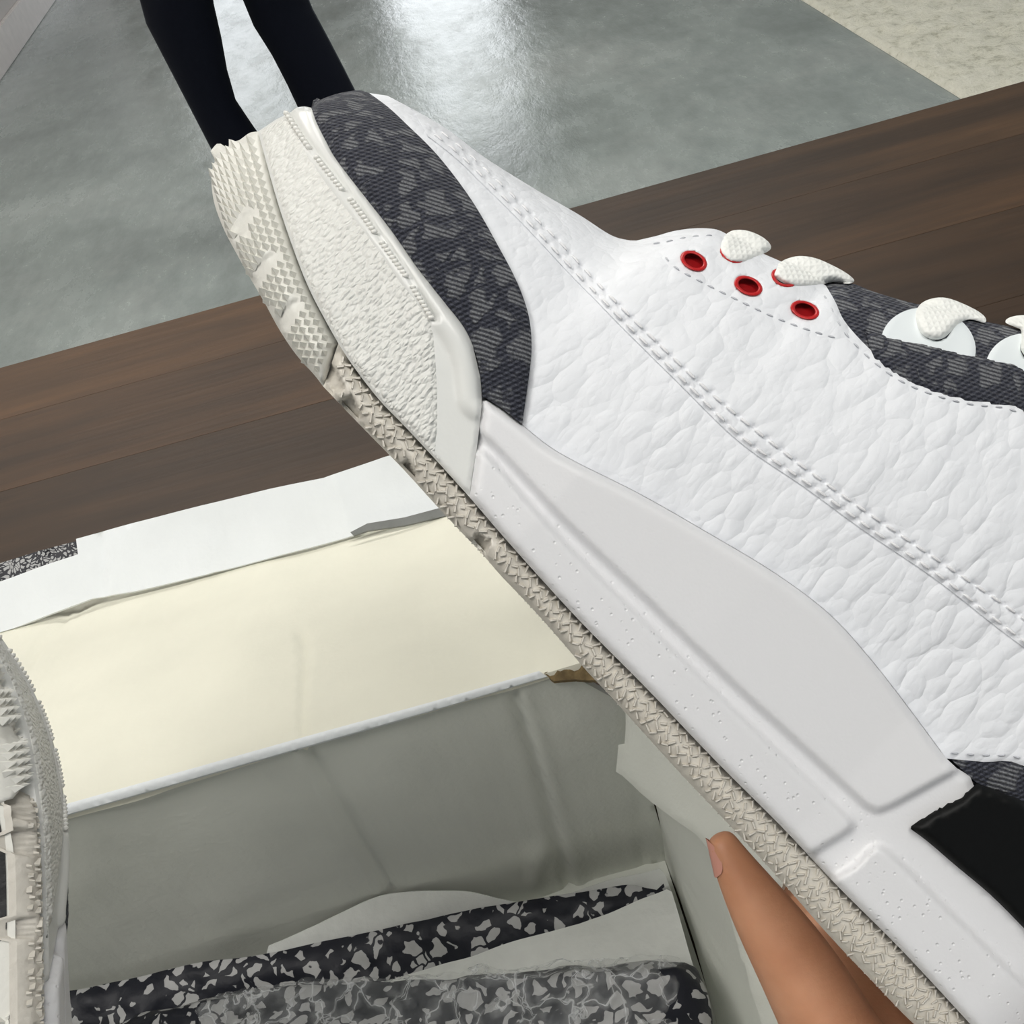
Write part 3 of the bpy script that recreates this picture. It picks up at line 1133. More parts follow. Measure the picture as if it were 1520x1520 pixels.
def paper(name, poly, z0, off, mat, label, cat, res=9, n=NP_, parent=None, y0=0.238):
    cx = np.mean([p[0] for p in poly]); cy = np.mean([p[1] for p in poly])
    c = on_plane(np.array(cx), np.array(cy), (0, y0, z0), n)
    inv = T(*(-c)) if parent is None else parent.matrix_world.inverted()
    o = sheet(name, poly, plane_pos((0, y0, z0), n), off, mat, parent, res, 0, 0, 0.0006, toward=np.array([0, 0, 1.0]), inv=inv)
    if parent is None:
        o.location = c
        o.matrix_world = T(*c)
        bpy.context.view_layer.update()
        tag(o, label, cat)
    return o


liner = cr([(400, 1402), (440, 1386), (500, 1358), (555, 1332), (600, 1323), (660, 1321), (700, 1324), (740, 1334), (775, 1342)], 6) + cr([(830, 1330), (900, 1308), (960, 1293), (982, 1290), (996, 1322)], 5) + [(1000, 1350), (700, 1432), (420, 1462), (392, 1430)]
paper('tissue_sheet', liner, 0.790, lambda X, d: 0.0008 + 0.0015 * noise2(X, 50, 41, 2), M_PAPER, 'plain white tissue sheet leaning on the back wall inside the shoebox', 'tissue', n=np.array([0, -0.75, 0.66]))
fold = cr([(60, 1478), (120, 1468), (200, 1452), (300, 1428), (380, 1418), (480, 1398), (600, 1372), (700, 1350), (800, 1334), (880, 1322), (930, 1314), (960, 1318), (978, 1322)], 6) + [(985, 1312), (990, 1324), (970, 1350), (860, 1392), (700, 1445), (560, 1495), (400, 1530), (60, 1560)]
pf = paper('wrapping_paper', fold, 0.789, lambda X, d: 0.004 * np.sqrt(np.clip(d / 30, 0, 1)) + 0.003 * noise2(X, 55, 43, 3) + 0.0015 * noise2(X, 20, 44, 1), M_PRINT,
           'navy paper with pale spots folded loosely along the back of the shoebox', 'wrapping paper', 8, n=np.array([0, -0.6, 0.8]), y0=0.234)
tri = [(440, 1496), (560, 1462), (700, 1420), (860, 1374), (990, 1322), (998, 1326), (1008, 1360), (1022, 1410), (1034, 1450), (1040, 1520), (600, 1540), (440, 1540)]
paper('white_fold', tri, 0.781, lambda X, d: 0.001 + 0.002 * noise2(X, 70, 45, 2), M_PAPER, '', '', 9, parent=pf)['label'] = 'plain white reverse side of the paper'
rollp = cr([(60, 1545), (200, 1512), (330, 1484), (420, 1474), (560, 1466), (700, 1454), (820, 1442), (930, 1432), (1000, 1430), (1030, 1434), (1044, 1460), (1056, 1500), (1062, 1600)], 6) + [(1064, 1700), (60, 1700)]


def roll_off(X, d):
    fold_d = dist_poly(X, np.array([(250, 1530), (400, 1494), (560, 1479), (830, 1481), (1015, 1470)], float), False)
    return 0.009 * np.sqrt(1 - (1 - np.clip(d / 80, 0, 1)) ** 2) + 0.004 * np.exp(-fold_d / 14) + 0.003 * noise2(X, 45, 47, 2)


rl = paper('wrapped_bundle', rollp, 0.784, roll_off, M_PRINT2, 'bundle of navy spotted paper under crinkled clear film at the front of the shoebox', 'paper bundle', 9)
filmp = cr([(330, 1486), (420, 1470), (560, 1461), (700, 1449), (820, 1437), (930, 1427), (990, 1425), (1012, 1432), (1014, 1480), (1010, 1600)], 6) + [(1010, 1690), (260, 1690)] + cr([(270, 1560), (300, 1520), (330, 1486)], 4)[:-1]
paper('clear_film', filmp, 0.7865, lambda X, d: roll_off(X, d + 4) + 0.0035 * noise2(X, 24, 49, 3) + 0.0012 * noise2(X, 10, 50, 1), M_FILM, '', '', 6, parent=rl)['label'] = 'crinkled translucent film'

# ------------------------------------------------------------------ the sneaker
DM = 0.266
AX, AY = 0.7145, 0.6996


def st(px, py):
    dx, dy = px - 320, py - 400
    return AX * dx + AY * dy, AY * dx - AX * dy


def RM(s):
    return s if s < 1560 else 1560 + (s - 1560) * 0.36


def S(s, t):
    s = RM(s)
    return (320 + AX * s + AY * t, 400 + AY * s - AX * t)


TT = [(-125, 150), (-100, 235), (-89, 252), (-66, 290), (-42, 331), (-22, 346), (96, 389), (263, 419), (383, 447), (417, 469), (479, 556), (581, 595), (686, 645), (779, 693), (914, 784), (1100, 890), (1300, 965), (1420, 900), (1600, 860), (1800, 900), (1950, 965), (2060, 900)]
TB = [(-120, 230), (-66, 268), (80, 231), (214, 208), (368, 177), (486, 152), (684, 205), (908, 268), (1096, 284), (1290, 256), (1500, 250), (1800, 270), (2080, 280)]
HS = [(-200, 1.0), (350, 1.0), (600, 1.0), (900, 0.93), (1200, 0.84), (1500, 0.80), (1800, 0.78), (2100, 0.74)]
for p_ in cr([(462, 160), (480, 146), (505, 138), (532, 134), (548, 138)], 4) + cr([(548, 138), (575, 142), (600, 155), (660, 189), (720, 234), (800, 284), (860, 319), (905, 348), (930, 356), (945, 357)], 4)[1:] + cr([(945, 357), (975, 350), (1000, 343), (1030, 339), (1060, 340), (1078, 347), (1110, 366), (1150, 384), (1190, 402), (1226, 424)], 4)[1:]:
    TT.append((st(*p_)[0], st(*p_)[1] + 3))
TT = sorted([p_ for p_ in TT if p_[0] < -70 or p_[0] > 660 or (p_ in TT[22:])])
TTa, TBa, HSa = np.array(TT, float), np.array(TB, float), np.array(HS, float)
for a_ in (TTa, TBa, HSa): a_[:, 0] = [RM(v) for v in a_[:, 0]]
HW = 0.052


def hbase(px, py):
    s, t = st(np.asarray(px, float), np.asarray(py, float))
    # plan outline: rounded toe and heel
    x = np.clip((s + 114) / 480, 0, 1)
    toe = (1 - (1 - x) ** 2.5) ** (1 / 2.5)
    y = np.clip((1754 - s) / 190, 0, 1)
    heel = (1 - (1 - y) ** 2.4) ** (1 / 2.4)
    H = HW * toe * heel * np.interp(s, HSa[:, 0], HSa[:, 1])
    tt = np.interp(s, TTa[:, 0], TTa[:, 1])
    tb = np.interp(s, TBa[:, 0], TBa[:, 1])
    q = np.clip((t - tb) / np.maximum(tt - tb, 1), 0, 1)
    hr = 0.28 * smooth01((s + 45) / 90) + 0.10 * smooth01((s - 200) / 500) + 0.26 * smooth01((s - 1150) / 250)
    E = hr + (1 - hr) * (1 - q ** 2.0) ** 0.55
    return np.maximum(H * E, 0.0008)


def spos(px, py, o):
    h = hbase(px, py) + o
    d = DM - h
    X = (np.asarray(px) - 760) * d / FL
    Y = (np.asarray(py) - 760) * d / FL
    return np.c_[AX * X + AY * Y, AY * X - AX * Y, h]


# local frame in the world: x toe-to-heel, y sole-to-top, z towards the viewer
LX = AX * CI + AY * CJ
LY = AY * CI - AX * CJ
LZ = -F0
ORG = CAM + F0 * DM
MS = Matrix(((LX[0], LY[0], LZ[0], ORG[0]), (LX[1], LY[1], LZ[1], ORG[1]), (LX[2], LY[2], LZ[2], ORG[2]), (0, 0, 0, 1)))
# the thing's base: middle of the sole
BASE_L = np.array([0.0, -0.012, 0.0])
ORG2 = ORG + LY * BASE_L[1]
MS2 = MS.copy()
MS2.translation = Vector(ORG2)
sneaker = empty('sneaker', MS2)
tag(sneaker, 'white leather sneaker with navy toe band and red eyelets, held over the box', 'sneaker')
INVL = Matrix.Translation((0, 0.012, 0))


def part(name, poly, off, mat, res=9, rnd_px=0, rnd_m=0, thick=0.0025, extra=None, label=None, hclamp=False, mirror=True, parent=None):
    o = sheet(name, poly, spos, off, mat, parent or sneaker, res, rnd_px, rnd_m, thick, mirror, np.array([0, 0, 1.0]), extra, INVL, hclamp)
    if label: o['label'] = label
    return o


def const(v):
    return lambda X, d: np.full(len(X), v)


# outlines
seam_lo = cr([(640, 196), (670, 219), (693, 239), (715, 261), (749, 294), (776, 321), (802, 348), (829, 377), (859, 409), (890, 440), (925, 476), (1010, 560), (1103, 650), (1199, 717), (1294, 786), (1390, 851), (1485, 925), (1560, 984), S(1450, 450), S(1700, 470), S(1900, 500)], 6)
seam_hi = cr([(650, 192), (690, 224), (713, 244), (735, 266), (758, 287), (782, 312), (810, 339), (838, 367), (865, 397), (894, 428), (926, 460), (964, 497), (1068, 595), (1190, 691), (1294, 765), (1416, 847), (1511, 912), (1580, 966), S(1450, 474)], 6)
sil_toe = cr([(548, 138), (575, 142), (600, 155), (660, 189), (720, 234), (800, 284), (860, 319), (905, 348), (930, 356), (945, 357)], 6)
sil_eye = cr([(945, 357), (975, 350), (1000, 343), (1030, 339), (1060, 340), (1078, 347), (1110, 366), (1150, 384), (1190, 402), (1226, 424)], 5)
throat = cr([(1226, 424), (1240, 448), (1252, 474), (1275, 502), (1305, 530), (1345, 558), (1400, 580), (1450, 592), (1520, 604), S(1090, 688), S(1200, 700), S(1300, 760), S(1420, 760), S(1600, 740), S(1780, 800), S(1900, 830)], 6)
tex_right = cr([(548, 138), (575, 158), (600, 181), (650, 231), (700, 297), (740, 366), (768, 420), (785, 470), (789, 520), (783, 575), (775, 630)], 6)
mid_top = cr([(775, 630), (815, 662), (860, 688), (950, 733), (1050, 790), (1150, 850), (1230, 910), (1290, 975), (1345, 1045), (1405, 1126)], 6)
heel_low = cr([(1405, 1126), (1460, 1131), (1520, 1137), S(1500, 330), S(1700, 330), S(1900, 340)], 4)
seam_edge = [(p[0] - 5, p[1] + 6) for p in seam_lo]


# stitch rows, holes dimpled where the thread dives
def row(pts, step):
    return resample(pts, step)


lo_row = row([p for p in seam_lo if p[0] < 1545], 27)
hi_row = row([p for p in seam_hi if p[0] < 1560], 27)
gx_row = row(cr([(984, 378), (1000, 397), (1029, 413), (1070, 434), (1105, 451), (1143, 469), (1181, 484), (1215, 495), (1243, 503)], 6), 20)
col_row = row([(p[0] - 7, p[1] + 9) for p in throat if p[0] < 1530], 22)
eye_row = row(cr([(965, 363), (989, 360), (1025, 352), (1062, 350)], 5), 20)
heel_row = row([(p[0], p[1] - 10) for p in heel_low if p[0] < 1530], 24)
HOLES = np.vstack([lo_row, hi_row])


def hole_off(X):
    d2 = np.full(len(X), 1e9)
    for h in HOLES:
        d2 = np.minimum(d2, (X[:, 0] - h[0]) ** 2 + (X[:, 1] - h[1]) ** 2)
    return -0.0009 * np.exp(-d2 / 14.0)


EYES = [((1030, 387), 21, 13.5, 26), ((1111, 424), 22, 13.5, 22), ((1195, 460), 22, 13, 18), ((1088, 376), 20, 13, 24), ((1164, 412), 20, 13, 22)]


def eye_uv(X, e):
    (cx, cy), a, b_, ang = e
    c, s = math.cos(math.radians(ang)), math.sin(math.radians(ang))
    dx, dy = X[:, 0] - cx, X[:, 1] - cy
    return (dx * c + dy * s) / a, (-dx * s + dy * c) / b_


def overlay_off(X, d):
    o = np.full(len(X), 0.0012)
    g = np.minimum(dist_poly(X, lo_row, False), dist_poly(X, hi_row, False))
    o -= 0.0004 * np.exp(-(g / 5) ** 2)
    o += hole_off(X)
    for e in EYES:
        u, v = eye_uv(X, e)
        r = np.hypot(u, v)
        o -= 0.004 * smooth01((1.0 - r) / 0.35)
    # raised reinforcement around the eyelets
    eye_zone = np.array(cr([(985, 362), (1010, 345), (1060, 342), (1150, 384), (1228, 426), (1250, 500), (1205, 473), (1110, 433), (1015, 389)], 3))
    o += 0.0004 * smooth01(sdist(X, eye_zone) / 8)
    return o


extra = []
for h in HOLES:
    for r in (0, 4):
        for k in range(1 if r == 0 else 6): extra.append((h[0] + r * math.cos(k), h[1] + r * math.sin(k)))
for e in EYES:
    (cx, cy), a, b_, ang = e
    for r in (0, 0.4, 0.65, 0.82, 1.0, 1.15):
        for k in range(1 if r == 0 else 18):
            q = 2 * math.pi * k / 18
            c, s = math.cos(math.radians(ang)), math.sin(math.radians(ang))
            x, y = a * r * math.cos(q), b_ * r * math.sin(q)
            extra.append((cx + x * c - y * s, cy + x * s + y * c))

lower_poly = tex_right[:] + mid_top[1:] + heel_low[1:] + [S(1900, 470)] + [(p[0] - 0, p[1] - 4) for p in seam_hi[::-1] if st(*p)[0] < 1400] + [(620, 166), (600, 155), (575, 142)]
part('vamp', lower_poly, const(0.0), M_LEATHER, 9, 5, 0.0006, 0.004, hclamp=True)['label'] = 'smooth lower leather of the side and toe'
upper_poly = seam_edge[:] + [S(1900, 560), S(1900, 830)] + throat[::-1][1:] + sil_eye[::-1][1:] + [p for p in sil_toe[::-1][1:] if p[0] > 606] + [(612, 163)]
part('leather_overlay', upper_poly, overlay_off, M_LEATHER, 8, 6, 0.0008, 0.003, extra)['label'] = 'tumbled leather upper panel with stitched seam'

# the leather over the ridge of the toe, from one side to the other
rl_ = resample(cr([(548, 138)] + [(575, 142), (600, 155), (660, 189), (720, 234), (800, 284), (860, 319), (905, 348), (945, 357), (975, 350), (1000, 343)], 6), 12)
V, Fa = [], []
for p in rl_:
    e_ = spos(np.array([p[0]]), np.array([p[1]]), np.array([0.0]))[0] + np.array([0, 0.012, 0])
    for f in np.linspace(-1, 1, 11): V.append((e_[0] - 0.0012 * (1 - f * f), e_[1] - 0.0006 + 0.0022 * (1 - f * f), e_[2] * f))
for j in range(len(rl_) - 1):
    for k in range(10): Fa.append((j * 11 + k, j * 11 + k + 1, j * 11 + 12 + k, j * 11 + 11 + k))
mesh_obj('vamp_ridge', V, Fa, M_LEATHER, sneaker)

# textile toe band
tex_left = cr([(462, 160), (470, 182), (484, 210), (500, 238), (540, 290), (580, 341), (620, 398), (660, 449), (690, 488), (706, 525), (713, 560), (716, 588)], 6)
band_poly = tex_left + [(745, 606), (775, 630)] + tex_right[::-1][1:-1] + cr([(548, 138), (532, 134), (505, 138), (480, 146), (467, 154)], 4)


def band_off(X, d):
    return 0.0012 + 0.0012 * np.sqrt(np.clip(d / 14, 0, 1)) + 0.0002 * noise2(X, 6, 61, 1)


part('toe_band', band_poly, band_off, M_TEXTILE, 6, 0, 0, 0.004, label='navy and grey woven toe band', hclamp=True)
# fuzz on the fabric's edge
# rubber toe cap
cap_bot = cr([(383, 195), (395, 240), (412, 300), (432, 360), (455, 420), (480, 470), (515, 530), (560, 590), (600, 632), (640, 675), (697, 738)], 6)
cap_poly = cap_bot + cr([(697, 738), (704, 690), (711, 640), (715, 590), (710, 540), (700, 505)], 4)[1:] + tex_left[::-1][6:] + cr([(462, 160), (452, 158), (440, 160), (432, 166)], 3)[1:] + [(410, 177)]
panel_r = cr([(424, 173), (450, 214), (500, 276), (560, 356), (600, 411), (640, 476)], 6)
panel_poly = [(p[0] + 4, p[1] - 1) for p in cap_bot if p[1] < 690] + cr([(646, 672), (650, 620), (648, 550), (643, 490)], 4) + panel_r[::-1]
PANEL = densify(panel_poly, 10)
LIP = np.array(tex_left)


def cap_off(X, d):
    o = np.full(len(X), 0.0022)
    dl = dist_poly(X, LIP, False)
    o += 0.0014 * np.sin(math.pi * np.clip(dl / 40, 0, 1)) * smooth01(dl / 8)
    o -= 0.0016 * np.exp(-(dist_poly(X, np.array(panel_r) + [6, -4], False) / 5) ** 2)
    return o


part('toe_cap', cap_poly, cap_off, M_RUBBER, 5, 7, 0.0012, 0.006, label='smooth white rubber toe cap', hclamp=True)


def panel_off(X, d):
    return cap_off(X, d) * 0 + 0.0027 + 0.0002 * smooth01(d / 8) + 0.0004 * np.exp(-(dist_poly(X, np.array(panel_r), False) / 5) ** 2)


part('pebbled_panel', panel_poly, panel_off, M_PEBBLE, 8, 3, 0.0006, 0.002, label='pebble grained rubber panel', hclamp=True)

# seam cord between panel and lip
def lift(px, py, off=0.0):
    return spos(np.atleast_1d(np.asarray(px, float)), np.atleast_1d(np.asarray(py, float)), np.atleast_1d(np.asarray(off, float)) * np.ones(np.size(px))) + np.array([0, 0.012, 0])


def surf_frame(px, py, tx, ty, off=0.0, offn=0.0):
    """origin, tangent, side, normal on the shoe surface at a photo point"""
    p0 = lift(px, py, off)[0]
    p1 = lift(px + tx * 2, py + ty * 2, off)[0]
    p2 = lift(px - ty * 2, py + tx * 2, off)[0]
    t = p1 - p0; t /= np.linalg.norm(t)
    s = p2 - p0; n = np.cross(t, s); n /= np.linalg.norm(n)
    if n[2] < 0: n = -n
    s = np.cross(n, t)
    return p0 + n * offn, t, s, n


def both(V, Fa):
    V = np.array(V)
    W = V.copy(); W[:, 2] *= -1
    return np.vstack([V, W]), list(Fa) + [tuple(len(V) + v for v in f[::-1]) for f in Fa]


def ico(sub=1):
    bm = bmesh.new(); bmesh.ops.create_icosphere(bm, subdivisions=sub, radius=1)
    V = np.array([v.co[:] for v in bm.verts]); Fc = [tuple(v.index for v in f.verts) for f in bm.faces]
    bm.free(); return V, Fc


IV, IF = ico(1)
V, Fa = [], []
rope_pts = resample(cr([(424, 172), (446, 207), (470, 239), (500, 277), (530, 314), (560, 356), (580, 384), (600, 412), (620, 444), (638, 474)], 8), 6.6)
for k, p in enumerate(rope_pts):
    if k % 12 in (10, 11): continue
    q = rope_pts[min(k + 1, len(rope_pts) - 1)] - rope_pts[max(k - 1, 0)]
    q /= np.hypot(*q)
    p0, t, s, n = surf_frame(p[0] + 2.5, p[1] - 2.0, q[0], q[1], 0.0028, 0.0003)
    tt_ = t * 0.55 + s * 0.85; tt_ /= np.linalg.norm(tt_)
    ss_ = np.cross(n, tt_)
    b0 = len(V)
    for v in IV: V.append(p0 + tt_ * v[0] * 0.00085 + ss_ * v[1] * 0.00052 + n * v[2] * 0.0009)
    Fa += [tuple(b0 + i for i in f) for f in IF]
V = np.array(V)
for sg in (1, -1):
    ct = mesh_obj('cord_trim', V * [1, 1, sg], Fa if sg > 0 else [f[::-1] for f in Fa], M_ROPE, sneaker)
    ct['label'] = 'glossy twisted cord line'
    ct['kind'] = 'stuff'

# outsole: studded toe part and ribbed side part
out_toe = cr([(383, 195), (371, 197), (362, 203), (355, 208), (346, 211), (338, 220), (329, 226), (320, 238), (315, 252), (314, 275), (319, 305), (333, 342), (352, 378), (372, 414), (392, 448), (415, 490), (440, 527), (466, 556), (480, 574)], 5)
out_side = cr([(480, 574), (500, 595), (520, 616), (560, 657), (600, 698), (640, 742), (680, 785), (712, 818), (745, 856), (790, 903), (830, 948), (870, 995), (905, 1032), (960, 1093), (1010, 1148), (1050, 1190), (1100, 1243), (1160, 1308), (1230, 1388), (1300, 1462), (1350, 1514), S(1600, -72), S(1800, -74), S(1950, -60), S(2040, -30), S(2075, 10)], 4)
cap_low = [p for p in cap_bot if st(*p)[0] > 150]
toe_in = [p for p in cap_bot if st(*p)[0] <= 215]
side_in_r = [p for p in cap_bot if st(*p)[0] > 215]
mid_bot = cr([(697, 738), (760, 811), (860, 921), (960, 1022), (1060, 1127), (1160, 1227), (1240, 1312), (1340, 1412), (1440, 1520), S(1650, -18), S(1850, -16), S(2000, 0), S(2078, 25)], 5)
WIN = [((363, 335), 25, 10, 118), ((393, 400), 27, 11, 122), ((428, 468), 27, 11, 124)]
NOTCH = [((493, 563), 20, 11, 65), ((521, 607), 18, 10, 65), ((604, 700), 14, 11, 60), ((714, 806), 13, 10, 30)]


def tread_off(X, d):
    o = np.full(len(X), 0.0022)
    for e in WIN:
        u, v = eye_uv(X, e)
        o -= 0.0010 * smooth01((1.15 - np.hypot(u, v)) / 0.3)
    # shallow steps between the stud rows
    return o


part('toe_tread', out_toe + toe_in[::-1][:-1], tread_off, M_TREAD, 5, 78, 0.007, 0.0015, label='ivory toe of the outsole', hclamp=True)


def rim_off(X, d):
    o = np.full(len(X), 0.0016)
    for e in NOTCH:
        u, v = eye_uv(X, e)
        o -= 0.0042 * smooth01((1.1 - np.maximum(abs(u), abs(v))) / 0.25)
    return o


rim_poly = out_side + mid_bot[::-1] + side_in_r[::-1][1:] + [toe_in[-1]]
nx_ = []
for e in NOTCH:
    for gx_ in np.linspace(-24, 24, 13):
        for gy_ in np.linspace(-24, 24, 13): nx_.append((e[0][0] + gx_, e[0][1] + gy_))
part('outsole_rim', rim_poly, rim_off, M_RIM, 7, 34, 0.0042, 0.0015, nx_, label='greige ribbed edge of the outsole', hclamp=True)

# studs: little pyramids in rows that follow the toe seam
toe_line = resample([p for p in cr([(383, 195), (395, 240), (412, 300), (432, 360), (455, 420), (480, 470), (515, 530), (545, 570)], 8)], 13.0)
OT = densify(out_toe + toe_in[::-1][:-1], 6)
V, Fa = [], []
for r in range(8):
    for k in range(len(toe_line)):
        a = toe_line[max(k - 1, 0)]; b_ = toe_line[min(k + 1, len(toe_line) - 1)]
        tv = (b_ - a) / np.hypot(*(b_ - a))
        nv = np.array([-tv[1], tv[0]])
        base = toe_line[k] + tv * (6.5 if r % 2 else 0)
        c = base + nv * (13 + 12.5 * r * (1 - 0.035 * r))
        X1 = c[None]
        if not inside(X1, OT)[0] or dist_poly(X1, OT)[0] < 4: continue
        if any(np.hypot(*[w_[0] for w_ in eye_uv(X1, e)]) < 1.25 for e in WIN): continue
        if any(np.hypot(*[w_[0] for w_ in eye_uv(X1, e)]) < 1.3 for e in NOTCH[:1]): continue
        ed = dist_poly(X1, OT)[0]
        drop0 = 0.007 * (1 - math.sqrt(1 - (1 - min(ed / 78, 1)) ** 2))
        b0 = len(V)
        sz = 7.4
        cor = [c + tv * sz, c + nv * sz * 0.95, c - tv * sz, c - nv * sz * 0.95]
        for q in cor:
            ed = dist_poly(np.array([q]), OT)[0]
            drop = 0.007 * (1 - math.sqrt(1 - (1 - min(ed / 78, 1)) ** 2))
            V.append(lift(q[0], q[1], 0.0019 - drop)[0])
        p0, t, s, n = surf_frame(c[0] - tv[0] * 1.5, c[1] - tv[1] * 1.5, tv[0], tv[1], 0.0022 - drop0, 0.0019)
        V.append(p0)
        for q in range(4): Fa.append((b0 + q, b0 + (q + 1) % 4, b0 + 4))
Vn = np.array(V)
f0 = Fa[0]
if np.cross(Vn[f0[1]] - Vn[f0[0]], Vn[f0[2]] - Vn[f0[0]])[2] < 0: Fa = [f[::-1] for f in Fa]
V, Fa = both(V, Fa)
tag(mesh_obj('tread_studs', V, Fa, M_TREAD, sneaker, smooth=False), kind='stuff')

# ribs: short bars in a herringbone over the side of the outsole
RP = densify(rim_poly, 6)
V, Fa = [], []
axis = resample(cr([p for p in mid_bot if st(*p)[0] < 1700], 1), 11.5)
axis = np.vstack([resample(side_in_r, 11.5)[:-1], axis])
for r in range(9):
    for k in range(1, len(axis) - 1):
        tv = axis[k + 1] - axis[k - 1]; tv /= np.hypot(*tv)
        nv = np.array([-tv[1], tv[0]])
        c = axis[k] + nv * (7 + 10.5 * r) + tv * (5.7 if r % 2 else 0) + rng.normal(0, 1.0, 2)
        if not inside(c[None], RP)[0]: continue
        ed = dist_poly(c[None], RP)[0]
        if ed < 4: continue
        if any(max(abs(eye_uv(c[None], e)[0][0]), abs(eye_uv(c[None], e)[1][0])) < 1.3 for e in NOTCH): continue
        ang = math.radians((48 if (r + k) % 2 else -52) + rng.normal(0, 14))
        dv_ = tv * math.cos(ang) + nv * math.sin(ang)
        pv = np.array([-dv_[1], dv_[0]])
        hl, hw = 6.3 + rng.normal(0, 0.8), 2.4
        drop = 0.0042 * (1 - math.sqrt(1 - (1 - min(ed / 34, 1)) ** 2))
        b0 = len(V)
        for (u, v) in ((-1, -1), (1, -1), (1, 1), (-1, 1)):
            q = c + dv_ * hl * u + pv * hw * v
            V.append(lift(q[0], q[1], 0.0012 - drop)[0])
        for (u, v) in ((-1, -1), (1, -1), (1, 1), (-1, 1)):
            q = c + dv_ * hl * 0.8 * u + pv * hw * 0.45 * v
            V.append(lift(q[0], q[1], 0.0023 - drop)[0])
        Fa += [(b0 + 4, b0 + 5, b0 + 6, b0 + 7)] + [(b0 + q, b0 + (q + 1) % 4, b0 + 4 + (q + 1) % 4, b0 + 4 + q) for q in range(4)]
Vn = np.array(V); f0 = Fa[0]
if np.cross(Vn[f0[1]] - Vn[f0[0]], Vn[f0[2]] - Vn[f0[0]])[2] < 0: Fa = [f[::-1] for f in Fa]
V, Fa = both(V, Fa)
tag(mesh_obj('tread_ribs', V, Fa, M_RIM, sneaker, smooth=False), kind='stuff')

# underside of the sole
def bottom_strip(name, pts, inner, mat, dz, off):
    P = resample(pts, 14)
    inn = np.interp([st(*p)[0] for p in P], [420, 560], inner)
    ed = lift(P[:, 0], P[:, 1], np.interp([st(*p)[0] for p in P], [150, 300], off))
    V, Fa, K = [], [], 12
    up = np.interp([st(*p)[0] for p in P], [420, 560], [0.0006, 0.004 if dz else 0.0006])
    for p, inner, u0 in zip(ed, inn, up):
        z = max(p[2], 0.0)
        for k in range(K + 1):
            f = -1 + 2 * k / K
            V.append((p[0] + (0.004 * (1 - abs(f)) if dz else 0), p[1] + u0 + dz * (1 - f * f), z * f * inner))
    n = K + 1
    for j in range(len(ed) - 1):
        for k in range(K):
            Fa.append((j * n + k, j * n + k + 1, (j + 1) * n + k + 1, (j + 1) * n + k))
    return mesh_obj(name, V, Fa, mat, sneaker)


smooth_out = cr([(352, 378), (392, 448), (440, 527), (500, 594), (560, 655), (640, 740), (745, 852), (870, 990), (1010, 1146), (1160, 1306), (1300, 1460), S(1600, -70), S(1800, -72), S(1950, -58), S(2040, -28), S(2072, 10)], 6)
sole_edge = [p for p in out_toe if 222 < p[1] < 372] + smooth_out
bottom_strip('outsole_bottom', sole_edge, (1.0, 1.0), M_TREAD, 0.0, (-0.0052, -0.0030))
core = [p for p in sole_edge if st(*p)[0] > -70][:-5]
bottom_strip('outsole_core', [(p[0] - 0.8, p[1] + 0.8) for p in core], (0.97, 0.66), M_SOLEDARK, -0.0010, (-0.0055, -0.0032))['label'] = 'black centre of the sole'

# studs and ribs on the rim of the underside
V, Fa = [], []
bp_ = resample(sole_edge, 13)
for r in range(5):
    for k in range(4, len(bp_) - 8):
        s_k = st(*bp_[k])[0]
        if s_k < 520: continue
        e_ = lift(bp_[k][0], bp_[k][1], float(np.interp(s_k, [150, 300], [-0.0052, -0.003])))[0]
        e2 = lift(bp_[k + 1][0], bp_[k + 1][1], float(np.interp(s_k, [150, 300], [-0.0052, -0.003])))[0]
        zc = e_[2] - (0.0012 if s_k >= 520 else 0.0003) - 0.0019 * r
        if zc < 0.004: continue
        tq = np.array([e2[0] - e_[0], e2[1] - e_[1], 0]); tq /= np.linalg.norm(tq)
        sq = np.array([0, 0, 1.0]); nq = np.cross(sq, tq)
        if nq[1] > 0: nq = -nq
        c0 = np.array([e_[0], e_[1] + 0.0006, zc]) + tq * (0.0009 if r % 2 else 0)
        ang = math.radians(45 if (r + k) % 2 else -45)
        du = tq * math.cos(ang) + sq * math.sin(ang); dv2 = -tq * math.sin(ang) + sq * math.cos(ang)
        lu, lv = (0.0010, 0.0010) if s_k < 520 else (0.0011, 0.0005)
        for sg in (1, -1):
            b0 = len(V)
            for (u, v) in ((-1, -1), (1, -1), (1, 1), (-1, 1)):
                q = c0 + du * lu * u + dv2 * lv * v; V.append((q[0], q[1], q[2] * sg))
            q = c0 + nq * 0.0011; V.append((q[0], q[1], q[2] * sg))
            for q in range(4): Fa.append((b0 + q, b0 + (q + 1) % 4, b0 + 4) if sg > 0 else (b0 + (q + 1) % 4, b0 + q, b0 + 4))
tag(mesh_obj('sole_studs', V, Fa, M_TREAD, sneaker, smooth=False), kind='stuff')

